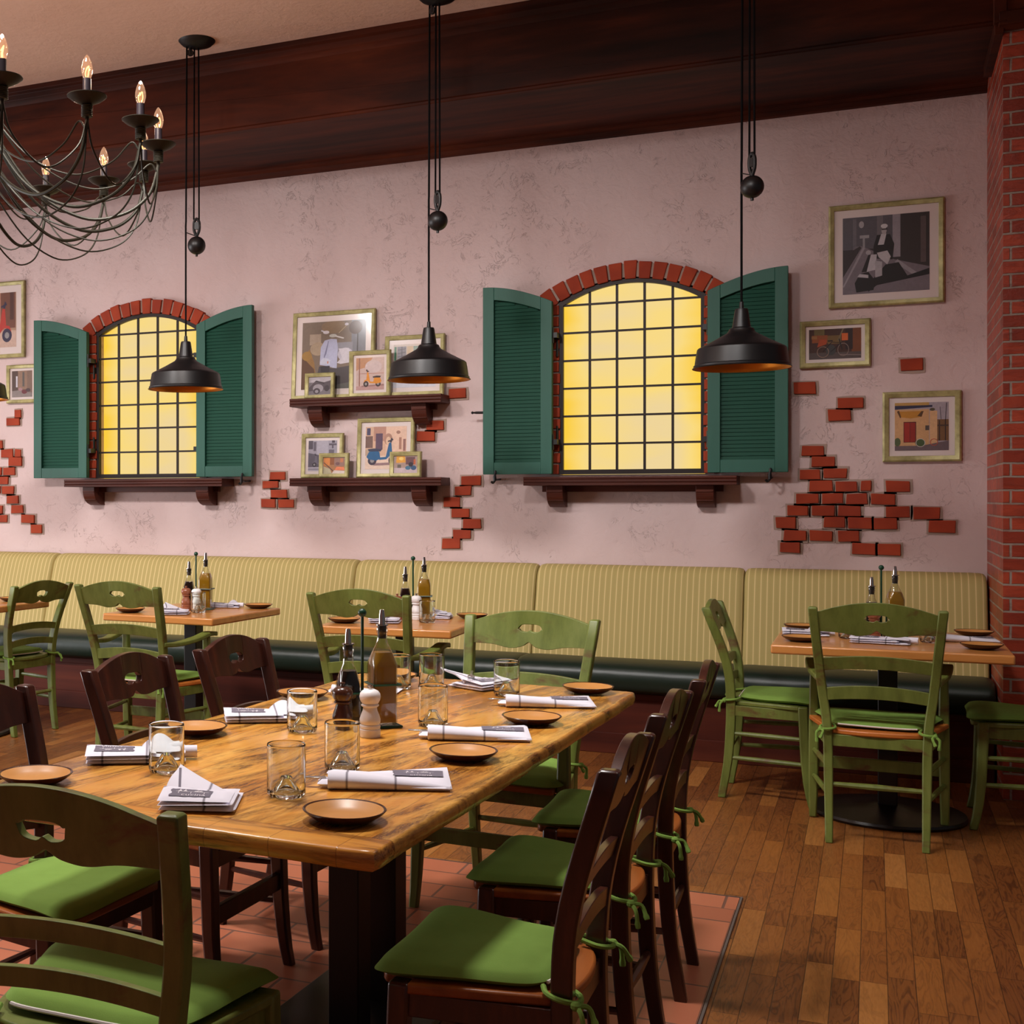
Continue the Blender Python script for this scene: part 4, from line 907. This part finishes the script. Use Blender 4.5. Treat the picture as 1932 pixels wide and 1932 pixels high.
pl = MB().lathe([(0, .006), (.035, .006), (.045, .0065), (.0605, .0125), (.073, .0215), (.0775, .0228), (.0785, .0215), (.074, .0165), (.060, .007), (.048, .002), (.040, 0), (.036, .002), (0, .003)], 44, mfun=lambda i: 0 if i < 4 else 1)
pl = pl.build('side_plate', [M['plate_in'], M['plate_out']], ang=50); tag(pl, '', 'plate', 'brown side plates')
for x, y, l in [(-.890, 2.228, 'brown side plate nearest the viewer, at the near right corner of the long table'), (-.853, 2.872, 'second brown plate from the viewer on the right side of the long table'), (-.824, 3.405, 'third brown plate from the viewer on the right side of the long table'), (-.798, 4.020, 'brown plate at the far right corner of the long table'), (-1.595, 2.240, 'brown plate cut off by the left edge of the photo, on the long table'), (-1.557, 2.885, 'brown plate behind the left glass on the long table'), (-1.548, 3.536, 'brown plate at the left far side of the long table, behind a glass'), (-1.432, 4.02, 'brown plate at the far end of the long table, behind the oil bottle'),
                (-3.545, 5.83, 'brown plate seen through the back of the armchair below the left window'), (-3.045, 6.352, 'brown plate on the right corner of the table below the left window'), (-2.315, 5.79, 'brown plate at the left front of the table below the shelves'), (-1.818, 6.272, 'brown plate at the back right of the table below the shelves'), (-.300, 6.400, 'brown plate at the back left of the table by the pillar'), (-.277, 5.867, 'brown plate at the front left of the table by the pillar'), (.392, 6.430, 'brown plate at the back right of the table by the pillar'), (.385, 5.873, 'brown plate at the front right of the table by the pillar'), (-4.55, 6.16, 'brown plate on the wall table at the left edge of the photo')]:
    place('plate', pl, x, y, l, x * 3)

MP = [(0, 0), (.0205, 0), (.0215, .003), (.0215, .019), (.0195, .021), (.0212, .024), (.0212, .029), (.0185, .031), (.0210, .036), (.0214, .044), (.0185, .056), (.0150, .066), (.0140, .074), (.0155, .0755), (.0182, .078), (.0182, .081), (.0155, .083), (.0175, .086), (.0205, .093), (.0218, .101), (.0205, .109), (.0165, .1155), (.0095, .1195), (.0042, .121), (.0036, .125), (.0058, .1265), (.0058, .129), (.0030, .1305), (0, .1308)]
MP = [(r * 1.24, z) for r, z in MP]
def mill(mat, name, label, group):
    T = thing(name, label, 'mill', (0, 0, 0), 0, group)
    i = 14
    MB().lathe(MP[:i + 1] + [(0, .0755)], 28).build('mill_body', mat, T, ang=32)
    MB().lathe([(0, .0752)] + MP[i:23] + [(0, .1195)], 28).build('mill_head', mat, T, ang=32)
    MB().lathe([(0, .119), (.0042, .1195)] + MP[24:], 14).build('mill_nut', M['chrome'] if mat is M['millwhite'] else mat, T)
    return T
mb = mill(M['millbrown'], 'pepper_mill', 'dark brown pepper mill in front of the vinegar bottle on the long table', 'pepper mills'); mb.location = (-1.226, 3.056, Z)
mr = mill(M['millrose'], 'pepper_mill', 'light brown pepper mill on the table below the left window', 'pepper mills'); mr.location = (-3.336, 6.060, Z)
dup(mr, 'light brown pepper mill seen through the chair back on the table by the pillar', (-.002, 6.122, Z))
dup(mr, 'light brown pepper mill mostly hidden behind the chair post on the table below the shelves', (-2.125, 6.020, Z))
mw_ = mill(M['millwhite'], 'salt_mill', 'white salt mill with worn paint in front of the oil bottle on the long table', 'white salt mills'); mw_.location = (-1.146, 3.042, Z)
dup(mw_, 'white salt mill behind the glass on the table below the left window', (-3.262, 6.04, Z))
dup(mw_, 'white salt mill on the table below the shelves', (-2.045, 6.075, Z))
dup(mw_, 'white salt mill half hidden by a chair back on the table by the pillar', (.076, 6.135, Z))

def sq(h, r, z, n=6):   # rounded square ring, half size h, corner radius r
    out = []
    for cx, cy, a0 in ((h - r, h - r, 0), (-h + r, h - r, 90), (-h + r, -h + r, 180), (h - r, -h + r, 270)):
        for k in range(n): a = R(a0 + 90 * k / (n - 1)); out.append((cx + r * math.cos(a), cy + r * math.sin(a), z))
    return out
def bottle(name, label, cat, group, h, H, liquid, lv):
    T = thing(name, label, cat, (0, 0, 0), 0, group)
    ns = H - .055
    rg = [sq(h - .004, .006, .0), sq(h, .007, .006), sq(h, .0072, .009), sq(h, .008, ns - .049), sq(h, .0082, ns - .045), sq(h - .002, h * .5, ns - .030), sq(h * .8, h * .7, ns - .012), sq(h * .52, h * .519, ns + .008), sq(.0135, .01349, ns + .022), sq(.0125, .01249, H - .018), sq(.0150, .01499, H - .014), sq(.0150, .01499, H - .004), sq(.0135, .01349, H)]
    MB().loft(rg, caps=False).add(sq(h - .004, .006, 0), [tuple(range(24))]).build('bottle_glass', M['thin'], T, ang=50)
    e = .0025; lq = []
    for z in (.008, .012, ns - .050, ns - .045, ns - .030, ns - .012, ns + .008, ns + .022):
        hh = {0: h - e}.get(0); 
        if z > lv: break
        hh = h - e if z < ns - .035 else (h - .002 - e if z < ns - .02 else (h * .8 - e if z < ns else h * .52 - e)); rr = .007 if z < ns - .035 else hh * .6
        lq.append(sq(hh, rr, z))
    last = lq[-1]; hh = max(p[0] for p in last); lq.append([(p[0] * .985, p[1] * .985, lv) for p in last])
    MB().loft(lq).build('liquid', M[liquid], T, ang=50)
    MB().lathe([(0, H - .03), (.0105, H - .03), (.0118, H - .002), (.0118, H + .004), (0, H + .004)], 16).build('stopper', M['rubber'], T)
    MB().lathe([(0, H + .004), (.0165, H + .004), (.0165, H + .007), (.009, H + .008), (.0085, H + .02), (.0078, H + .032), (.006, H + .045), (.0045, H + .043), (0, H + .03)], 16).build('pour_spout', M['chrome'], T)
    return T
def caddy(label):
    T = thing('cruet_caddy', label, 'caddy', (0, 0, 0), 0, 'green wire cruet caddies')
    for cx, h, zr in ((-.049, .032, .092), (.047, .037, .112)):
        m = MB()
        for z, hh in ((zr, h), (.0035, h + .002)): m.tube([(cx + a * hh, b_ * hh, z) for a, b_ in ((-1, -1), (1, -1), (1, 1), (-1, 1), (-1, -1))], .0032, 6)
        m.box((cx, 0, .0035), (2 * h, 2 * h, .003)).tube([(cx - math.copysign(h, cx), 0, .003), (cx - math.copysign(h, cx), 0, zr)], .003, 6)
        m.build('bottle_holder', M['wire'], T)
    p = MB().tube([(-.010, 0, .003), (-.010, 0, .296)], .0042, 8); p.build('handle_rod', M['wire'], T)
    MB().ball((-.010, 0, .300), .0115, 14).build('handle_knob', M['wire'], T)
    return T
CD = [(-1.205, 3.168, 40, 'on the long table'), (-3.308, 6.140, 12, 'on the table below the left window'), (-2.078, 6.155, 18, 'on the table below the shelves'), (.036, 6.215, 14, 'on the table by the brick pillar')]
c0 = o0 = v0 = None
for k, (x, y, a, wh) in enumerate(CD):
    ca, sa = math.cos(R(a)), math.sin(R(a)); P = lambda d: (x + d * ca, y + d * sa, Z + .0056)
    if k == 0:
        c0 = caddy('green wire cruet caddy with a knobbed rod ' + wh); c0.location = (x, y, Z); c0.rotation_euler = (0, 0, R(a))
        o0 = bottle('oil_bottle', 'tall square bottle of olive oil ' + wh, 'bottle', 'olive oil bottles', .033, .256, 'oil', .190); o0.location = P(.045); o0.rotation_euler = (0, 0, R(a))
        v0 = bottle('vinegar_bottle', 'short square bottle of dark vinegar ' + wh, 'bottle', 'vinegar bottles', .028, .208, 'vinegar', .144); v0.location = P(-.049); v0.rotation_euler = (0, 0, R(a))
    else:
        dup(c0, 'green wire cruet caddy with a knobbed rod ' + wh, (x, y, Z), R(a)); dup(o0, 'tall square bottle of olive oil ' + wh, P(.045), R(a)); dup(v0, 'short square bottle of dark vinegar ' + wh, P(-.049), R(a))

# napkins -----------------------------------------------------------
def text_mesh(s, size):
    cu = bpy.data.curves.new('lettering', 'FONT'); cu.body = s; cu.size = size; cu.align_x = 'CENTER'; cu.resolution_u = 2
    o = bpy.data.objects.new('lettering', cu); COL.objects.link(o)
    dg = bpy.context.evaluated_depsgraph_get(); me = bpy.data.meshes.new_from_object(o.evaluated_get(dg))
    r = ([tuple(v.co) for v in me.vertices], [tuple(p.vertices) for p in me.polygons])
    bpy.data.objects.remove(o); bpy.data.curves.remove(cu); return r
TXT = text_mesh('cucina', .019)
def slab(m, x0, x1, y0, y1, zf, th, n=16, mrow=8):
    # soft folded layer: zf(u,v) base height, th(u,v) thickness
    for side in (0, 1):
        vs = []
        for j in range(mrow + 1):
            for i in range(n + 1):
                u, v = i / n, j / mrow; f = 1.0
                e = min(1, min(u, 1 - u) * 14, min(v, 1 - v) * 7); e = math.sqrt(max(0, e * (2 - e)))
                yt = y1(u) if callable(y1) else y1
                vs.append((x0 + (x1 - x0) * u, y0 + (yt - y0) * v, zf(u, v) + (th(u, v) * (.5 + .5 * e) if side else th(u, v) * (.5 - .5 * e))))
        m.add(vs, [(j * (n + 1) + i, j * (n + 1) + i + 1, (j + 1) * (n + 1) + i + 1, (j + 1) * (n + 1) + i) for j in range(mrow) for i in range(n)])
def print_patch(T, cx, cy, zfun, rot=0, w_=.104, h_=.066):
    c, s = math.cos(rot), math.sin(rot); rr = random.Random(3)
    def to(a, b_, k): x, y = cx + a * c - b_ * s, cy + a * s + b_ * c; return (x, y, zfun(x, y) + .0006 + k)
    m = MB(); nx, ny = 12, 5
    g = [[(-w_ / 2 + w_ * i / nx + (rr.uniform(-.003, .003) if i in (0, nx) else 0), -h_ / 2 + h_ * j / ny + (rr.uniform(-.0015, .0015) if j in (0, ny) else 0)) for i in range(nx + 1)] for j in range(ny + 1)]
    m.add([to(a, b_, 0) for r_ in g for a, b_ in r_], [(j * (nx + 1) + i, j * (nx + 1) + i + 1, (j + 1) * (nx + 1) + i + 1, (j + 1) * (nx + 1) + i) for j in range(ny) for i in range(nx)])
    p = m.build('print', M['print'], T, smooth=False)
    q = MB(); q.add([to(v[0] + .006, v[1] - h_ / 2 + .004, .0006) for v in TXT[0]], TXT[1])
    def br_(a, b_, a2, b2, w0): pts = bar(a, b_, a2, b2, w0); q.add([to(u, v, .0006) for u, v in pts], [(0, 1, 2, 3)])
    br_(-.030, .006, .034, .006, .0012); br_(-.024, -.006, -.024, .006, .0012); br_(.0, -.006, .0, .006, .0012); br_(.026, -.006, .026, .006, .0012)
    for a in (-.022, -.012): q.add([to(a + u, .0075 + v, .0006) for u, v in ((-.004, 0), (.004, 0), (.003, .004), (.001, .005), (.001, .011), (-.001, .011), (-.001, .005), (-.003, .004))], [tuple(range(8))])
    q.add([to(.014 + u, .008 + v, .0006) for u, v in ((-.009, 0), (.009, 0), (.007, .004), (-.007, .004))], [(0, 1, 2, 3)]); br_(.010, .012, .014, .018, .001); br_(.016, .012, .020, .018, .001)
    q.build('print_lettering', M['printw'], p, smooth=False)
def napkin_roll(label):
    # flat folded napkin whose front edge is rolled round cutlery; long axis x
    T = thing('folded_napkin', label, 'napkin', (0, 0, 0), 0, 'folded napkins on the tables')
    m = MB(); L = .127
    slab(m, -L + .02, L, -.058, lambda u: .075 + .095 * u, lambda u, v: 0, lambda u, v: .009 + .009 * (1 - v) * (1 - u * .4))
    top = lambda x, y: .0095 + .008 * max(0, 1 - (y + .058) / .23) * (1 - ((x + L) / (2 * L)) * .4)
    rings = []
    for k in range(15):
        t = k / 14; x = -L + (2 * L - .004) * t; r = .0185 * (1 - .72 * t ** 1.3)
        rings.append([(x, -.040 + .006 * t + 1.55 * r * math.cos(a) - .008 * t, max(.0002, r * .92 + r * math.sin(a))) for a in [2 * PI * q / 16 for q in range(16)]])
    m.loft(rings)
    slab(m, -L - .004, .012, -.030, .052, lambda u, v: .012 + .012 * (1 - v) * (1 - u), lambda u, v: .008 * (1 - .6 * u) + .001, 12, 6)
    slab(m, -L - .022, -L + .03, -.052, -.006, lambda u, v: .003, lambda u, v: .014, 6, 6)
    m.build('napkin_cloth', M['napkin'], T, ang=60)
    print_patch(T, .060, .056, lambda x, y: top(x, y) + .0012, R(0))
    return T
def napkin_flap(label):
    # stacked folds with a diagonal corner lifted over them
    T = thing('folded_napkin', label, 'napkin', (0, 0, 0), 0, 'folded napkins on the tables')
    m = MB()
    slab(m, -.075, .072, -.075, .085, lambda u, v: 0, lambda u, v: .010)
    slab(m, -.077, .068, -.077, .060, lambda u, v: .0095 + .004 * u, lambda u, v: .009)
    slab(m, -.078, .062, -.073, .012, lambda u, v: .0185 + .010 * (1 - u) * v, lambda u, v: .007)
    n = 10; vs = []; A, B, C_ = Vector((-.076, .002, .030)), Vector((.060, .010, .024)), Vector((-.062, .115, .050))
    for th in (0, .004):
        for i in range(n + 1):
            for j in range(n + 1 - i):
                a, b_ = i / n, j / n; p = A + (B - A) * a + (C_ - A) * b_; bul = .016 * math.sin(PI * min(1, a + b_)) * (1 - b_)
                vs.append((p.x, p.y, p.z * (.62 + .38 * b_) + bul * (1 - a) + th))
    fs = []; off = 0; N = len(vs) // 2
    idx = {}; c = 0
    for i in range(n + 1):
        for j in range(n + 1 - i): idx[(i, j)] = c; c += 1
    for o_ in (0, N):
        for i in range(n):
            for j in range(n - i):
                fs.append((o_ + idx[(i, j)], o_ + idx[(i + 1, j)], o_ + idx[(i, j + 1)]))
                if j < n - i - 1: fs.append((o_ + idx[(i + 1, j)], o_ + idx[(i + 1, j + 1)], o_ + idx[(i, j + 1)]))
    per = [idx[(i, 0)] for i in range(n + 1)] + [idx[(n - j, j)] for j in range(1, n + 1)] + [idx[(0, n - j)] for j in range(1, n)]
    for k in range(len(per)): a, b_ = per[k], per[(k + 1) % len(per)]; fs.append((a, b_, b_ + N, a + N))
    m.add(vs, fs); m.build('napkin_cloth', M['napkin'], T, ang=60)
    st = MB(); sp = []
    for k in range(9):
        b_ = k / 8 * .86; a = (1 - b_) * .22; p = A + (B - A) * a + (C_ - A) * b_; bul = .016 * math.sin(PI * min(1, a + b_)) * (1 - b_)
        sp.append((p.x, p.y, p.z * (.62 + .38 * b_) + bul * (1 - a) + .0046))
    for (x, y, z), (x2, y2, z2) in zip(sp, sp[1:]): st.add([(x - .0025, y, z), (x + .0025, y, z), (x2 + .0025, y2, z2), (x2 - .0025, y2, z2)], [(0, 1, 2, 3)])
    st.build('stripe', M['print'], T, smooth=False)
    print_patch(T, -.018, -.034, lambda x, y: .0262 + .010 * (1 - (x + .078) / .14) * (y + .073) / .085, R(0), .078, .044)
    return T
nr = napkin_roll('napkin roll nearest the viewer on the right side of the long table'); nr.location = (-.915, 2.545, Z); nr.rotation_euler = (0, 0, R(20))
dup(nr, 'middle napkin roll on the right side of the long table', (-.895, 3.150, Z), R(17))
dup(nr, 'napkin roll at the far right of the long table, in front of the glass', (-.850, 3.730, Z), R(17))
q = dup(nr, 'rolled napkin behind the oil bottle on the long table', (-1.405, 3.685, Z), R(9)); q.scale = (.75, .75, .9)
nf = napkin_flap('flap-folded napkin in the middle foreground of the long table, behind the foreground chair'); nf.location = (-1.188, 2.225, Z); nf.rotation_euler = (0, 0, R(20))
dup(nf, 'napkin with the fork on it at the far end of the long table', (-1.125, 3.99, Z), R(62))
def napkin_side(label):
    T = thing('folded_napkin', label, 'napkin', (0, 0, 0), 0, 'folded napkins on the tables')
    m = MB()
    slab(m, -.125, .100, -.058, .055, lambda u, v: 0, lambda u, v: .009)
    slab(m, -.125, .060, -.060, .050, lambda u, v: .009 + .001 * u, lambda u, v: .008)
    slab(m, -.127, .030, -.058, .040, lambda u, v: .018 + .008 * v * (1 - u), lambda u, v: .006)
    slab(m, .000, .100, -.045, .062, lambda u, v: .018 + .022 * math.sin(PI * min(1, u * 1.3)) * v, lambda u, v: .007)
    rings = []
    for k in range(8):
        x = .045 + .082 * k / 7; rings.append([(x, .005 + .016 * math.cos(a), .017 + .0135 * math.sin(a)) for a in [2 * PI * q / 14 for q in range(14)]])
    m.loft(rings); m.build('napkin_cloth', M['napkin'], T, ang=60)
    print_patch(T, -.062, -.006, lambda x, y: .0246 + .008 * ((y + .058) / .098) * (1 - (x + .127) / .157), R(180), .088, .05)
    return T
ns_ = napkin_side('folded napkin left of the left glass on the long table'); ns_.location = (-1.517, 2.545, Z); ns_.rotation_euler = (0, 0, R(30))
dup(ns_, 'folded napkin left of the glass beside the brown mill on the long table', (-1.475, 3.155, Z), R(30))
for proto, x, y, a, l in [(nf, -3.275, 5.835, 25, 'white napkin in front of the mills on the table below the left window'), (ns_, -3.215, 6.31, 15.5, 'white napkin behind the bottles on the table below the left window'), (nf, -2.135, 5.88, 15, 'white napkin behind the armchair post on the table below the shelves'), (ns_, -1.955, 6.235, 100, 'rolled napkin end-on behind the glass on the table below the shelves'),
                          (ns_, -.262, 6.13, 5, 'white napkin between the two left plates on the table by the pillar'), (ns_, .035, 5.925, -6, 'white napkin at the front centre of the table by the pillar'), (nr, .343, 6.165, 4, 'white napkin between the two right plates on the table by the pillar'), (nf, -4.64, 6.0, 30, 'white napkin on the wall table at the left edge of the photo')]:
    q = dup(proto, l, (x, y, Z), R(a))
    if a in (100, 15.5): q.scale = (.72, .72, .9)
    if a == 5: q.scale = (.84, .9, 1)
fk = MB(); fkz = lambda t: .004 * math.sin(t * PI)
fk.loft([[(x, -w_, z), (x, w_, z), (x, w_, z + .0018), (x, -w_, z + .0018)] for x, w_, z in ((-.10, .005, .002), (-.02, .003, .0035), (.0, .0035, .004), (.018, .011, .002), (.032, .0115, .001))])
for k in range(4):
    y = -.0095 + .0063 * k; fk.loft([[(x, y - .0014, z), (x, y + .0014, z), (x, y + .0014, z + .0016), (x, y - .0014, z + .0016)] for x, z in ((.030, .001), (.050, .0005), (.072, .006))])
fk = tag(fk.build('fork', M['steel'], bevel=.0004), 'steel fork lying on the napkin at the far end of the long table', 'fork'); fk.location = (-1.155, 3.975, Z + .036); fk.rotation_euler = (0, 0, R(-75))
kn = MB().loft([[(x, -w_, 0), (x, w_, 0), (x, w_, .0025), (x, -w_, .0025)] for x, w_ in ((-.03, .006), (0, .0075), (.02, .007))])
kn = tag(kn.build('table_knife', M['steel'], bevel=.0006), 'steel knife tip poking from the napkin roll nearest the viewer', 'knife', 'knives in napkin rolls'); kn.location = (-1.048, 2.468, Z + .0175); kn.rotation_euler = (0, 0, R(20))
dup(kn, 'steel knife tip poking from the middle napkin roll', (-1.027, 3.082, Z + .0175), R(17))
dup(kn, 'steel knife tip poking from the far right napkin roll', (-.983, 3.661, Z + .0175), R(17))

# ------------------------------------------------------------------ pendant lamps
def pendant():
    T = thing('pendant_lamp', '', 'lamp', (0, 0, 0), 0, 'black pendant lamps')
    zc = 3.93 - 1.955          # rim at z=0
    MB().lathe([(0, zc), (.113, zc), (.109, zc - .007), (.086, zc - .030), (.045, zc - .046), (.018, zc - .052), (0, zc - .053)], 32, o=(.064, 0, 0)).build('ceiling_canopy', M['black'], T)
    sh = MB().lathe([(.020, .272), (.0265, .270), (.029, .262), (.036, .215), (.0405, .186), (.047, .183), (.053, .179), (.056, .170), (.064, .160), (.120, .128), (.170, .102), (.186, .094), (.192, .088), (.197, .060), (.203, .018), (.208, .014), (.208, .006), (.214, .002), (.212, 0)], 56)
    sh.lathe([(.0, .272), (.020, .272)], 24); sh.build('shade', M['black'], T, ang=30)
    MB().lathe([(.211, .0005), (.206, .004), (.200, .018), (.194, .058), (.189, .085), (.168, .098), (.118, .124), (.06, .155), (.05, .18), (0, .182)], 56).build('shade_lining', M['gold'], T)
    MB().lathe([(0, .10), (.012, .102), (.024, .12), (.028, .14), (.020, .162), (.013, .175), (.013, .19), (0, .19)], 20).build('bulb', M['mat'], T)
    MB().lathe([(0, .302), (.0085, .302), (.0105, .272), (.019, .270), (0, .268)], 20).build('cord_cap', M['black'], T)
    zb = .812
    c = MB().tube([(0, 0, .29), (0, 0, .93), (.001, 0, .95), (.006, 0, zc - .03)], .0052, 8)
    for dx in (-.016, .014): c.tube([(.062 + dx, .0, zb + .145), (.062 + dx * .8, 0, zc - .05)], .0048, 6)
    c.build('cord', M['cordblack'], T)
    p = MB().tube(spline([(.062, 0, zb + .05), (.048, 0, zb + .085), (.048, 0, zb + .13), (.062, 0, zb + .15), (.076, 0, zb + .13), (.076, 0, zb + .085), (.062, 0, zb + .05)], 5), .0085, 8)
    p.tube([(.062, -.007, zb + .11), (.062, .007, zb + .11)], .021, 18)
    p.build('pulley', M['black'], T)
    q = MB().ball((.062, 0, zb), .051, 28).tube([(.062, 0, zb + .04), (.062, 0, zb + .06)], .009).tube([(.062, 0, zb - .049), (.062, 0, zb - .062)], .007)
    q.tube([(0, 0, zb + .075), (.062, 0, zb + .052)], .003, 6).build('counterweight', M['black'], T)
    p2 = MB().tube([(.026, -.006, zc - .075), (.026, .006, zc - .075)], .019, 16).tube([(.026, 0, zc - .03), (.026, 0, zc - .085)], .009); p2.build('ceiling_pulley', M['black'], T)
    return T
pn = pendant(); pn['label'] = 'black pendant lamp in front of the left window'; pn.location = (-3.503, 6.36, 1.966); pn.rotation_euler = (0, 0, R(18))
pn2 = dup(pn, 'black pendant lamp hanging in front of the shelves', (-2.073, 6.36, 1.962), R(-25))
pn3 = dup(pn, 'black pendant lamp nearest the brick pillar, in front of the right window', (-.545, 6.22, 1.943), R(-39))
pn4 = dup(pn, 'black pendant lamp cut off by the left edge of the photo', (-5.005, 6.38, 1.962), R(0))

# ------------------------------------------------------------------ chandelier
CH = (-3.308, 4.038, 0)
T = thing('chandelier', 'large bronze chandelier of swooping wire arms and candle bulbs, cut off at the left', 'chandelier', CH)
NA = 16; PH = -.661; RR = .84; ZR = 2.762
MB().tube([(0, 0, 2.46), (0, 0, 2.56), (0, 0, 3.93)], [.012, .022, .016], 12).ball((0, 0, 2.50), .045, 18).ball((0, 0, 3.05), .05, 18, 0, (1, 1, .8)).ball((0, 0, 3.22), .06, 18, 0, (1, 1, .5)).lathe([(0, 3.93), (.11, 3.93), (.10, 3.91), (.03, 3.88), (0, 3.88)], 28).build('stem', M['bronze'], T)
def arm_parts(parent):
    a = MB(); zb = ZR - .070
    th = spline([(.05, 0, 3.10), (.16, 0, 2.86), (.34, 0, 2.585), (.54, 0, 2.468), (.70, 0, 2.485), (.80, 0, 2.56), (RR - .004, 0, zb - .03), (RR, 0, zb + .004)], 8)
    a.tube(th, .0068, 8)
    for zt, dz, side in ((3.22, -.085, .010), (3.14, .115, -.012)):
        lo = 2.468 + dz
        q = spline([(.05, side * .6, zt), (.17, side, lo + .36 if dz < 0 else lo + .33), (.36, side, lo + .10), (.56, side, lo), (.72, side, lo + .03), (.805, side * .8, lo + .10 + (.02 if dz < 0 else 0)), (RR - .006, side * .35, zb - .035), (RR, side * .3, zb + .004)], 7)
        a.tube(q, .0035, 6)
    a.build('arm_wires', M['bronze'], parent)
    c = MB().lathe([(0, ZR - .024), (.016, ZR - .026), (.030, ZR - .020), (.052, ZR - .010), (.070, ZR + .004), (.0705, ZR + .0065), (.068, ZR + .006), (.050, ZR - .006), (.028, ZR - .016), (0, ZR - .018)], 36, o=(RR, 0, 0))
    pr = [(0, ZR - .068)]
    for k in range(7): pr += [(.0185, ZR - .068 + .006 * k), (.0212, ZR - .065 + .006 * k)]
    pr += [(.0185, ZR - .026), (0, ZR - .024)]
    c.lathe(pr, 20, o=(RR, 0, 0)).build('drip_cup', M['bronze'], parent)
    MB().lathe([(0, ZR - .018), (.0155, ZR - .018), (.0150, ZR + .066), (.0125, ZR + .068), (0, ZR + .068)], 18, o=(RR, 0, 0)).build('candle_sleeve', M['sleeve'], parent)
    MB().lathe([(.0125, ZR + .066), (.016, ZR + .074), (.0205, ZR + .092), (.0200, ZR + .108), (.0150, ZR + .128), (.0075, ZR + .144), (.002, ZR + .151), (0, ZR + .152)], 20, o=(RR, 0, 0)).build('bulb', M['bulbglass'], parent)
    f = MB(); f.tube(spline([(RR - .004, 0, ZR + .070), (RR - .009, 0, ZR + .088), (RR - .004, .005, ZR + .110), (RR, -.004, ZR + .096), (RR + .004, .005, ZR + .112), (RR + .009, 0, ZR + .088), (RR + .004, 0, ZR + .070)], 5), .0017, 6)
    f.build('filament', M['filament'], parent)
    # swag to the next arm
    s = MB(); a0, a1 = 0, 2 * PI / NA
    A = Vector((RR * math.cos(a0), RR * math.sin(a0), zb)); B = Vector((RR * math.cos(a1), RR * math.sin(a1), zb))
    s.tube(spline([A, A.lerp(B, .12) + Vector((0, 0, -.11)), A.lerp(B, .5) + Vector((0, 0, -.20)), A.lerp(B, .88) + Vector((0, 0, -.11)), B], 7), .0036, 6).build('swag_wire', M['bronze'], parent)
arm0 = bpy.data.objects.new('arm', None); COL.objects.link(arm0); arm0.parent = T; arm0.rotation_euler = (0, 0, PH); arm_parts(arm0)
for k in range(1, NA):
    r = arm0.copy(); COL.objects.link(r); r.parent = T; r.rotation_euler = (0, 0, PH + 2 * PI * k / NA)
    for ch in arm0.children: c = ch.copy(); COL.objects.link(c); c.parent = r

# ------------------------------------------------------------------ light
def area(name, loc, target, sx, sy, power, col):
    l = bpy.data.lights.new(name, 'AREA'); l.shape = 'RECTANGLE'; l.size = sx; l.size_y = sy; l.energy = power; l.color = col
    o = bpy.data.objects.new(name, l); COL.objects.link(o); o.location = loc
    o.rotation_euler = (Vector(target) - Vector(loc)).to_track_quat('-Z', 'Y').to_euler(); return o
def spread(o, d): o.data.spread = R(d); return o
area('daylight_left_windows', (-9.0, 3.8, 1.2), (-1.0, 5.4, .8), 4.4, 1.8, 200, (1.0, .98, 1.0))
for x, e in ((-6.2, 34), (-4.3, 35), (-2.5, 35), (-.9, 17)):
    spread(area('ceiling_wall_washer', (x, 3.3, 3.86), (x + .1, 7.1, .45), .45, .45, e, (1.0, .96, .94)), 84)
for x, y in ((-2.9, 2.5), (-1.5, 3.3)):
    spread(area('ceiling_downlight', (x, y, 3.88), (x + .5, y + .1, 0), .4, .4, 23, (1.0, .95, .92)), 90)
spread(area('ceiling_downlight', (.9, 3.6, 3.88), (.9, 3.9, 0), .4, .4, 7, (1.0, .92, .86)), 100)
for k in range(0, NA, 2):
    a = PH + 2 * PI * (k + .0) / NA
    l = bpy.data.lights.new('candle_bulb_light', 'POINT'); l.energy = 3.4; l.color = (1.0, .70, .52); l.shadow_soft_size = .03
    o = bpy.data.objects.new('candle_bulb_light', l); COL.objects.link(o); o.location = (CH[0] + RR * math.cos(a), CH[1] + RR * math.sin(a), ZR + .165)
wd = bpy.data.worlds.new('room_ambient'); SC.world = wd; wd.use_nodes = True
bg = wd.node_tree.nodes['Background']; bg.inputs[0].default_value = (1.0, .90, .90, 1); bg.inputs[1].default_value = .08
GLOW.inputs['Strength'].default_value = 1.0

# ------------------------------------------------------------------ camera
cam = bpy.data.cameras.new('camera'); co = bpy.data.objects.new('camera', cam); COL.objects.link(co); SC.camera = co
F = 2423.05; yaw = math.radians(25.7166)
co.location = (0, 0, 1.35); co.rotation_euler = (PI / 2, 0, yaw)
cam.sensor_width = 36; cam.lens = F / 1932 * 36
cam.shift_x = (966 - 483) / 1932; cam.shift_y = (941 - 966) / 1932
cam.clip_start = .05
vs = SC.view_settings; vs.view_transform = 'Standard'; vs.look = 'None'; vs.exposure = 0.0; vs.gamma = 1.0; vs.use_curve_mapping = False
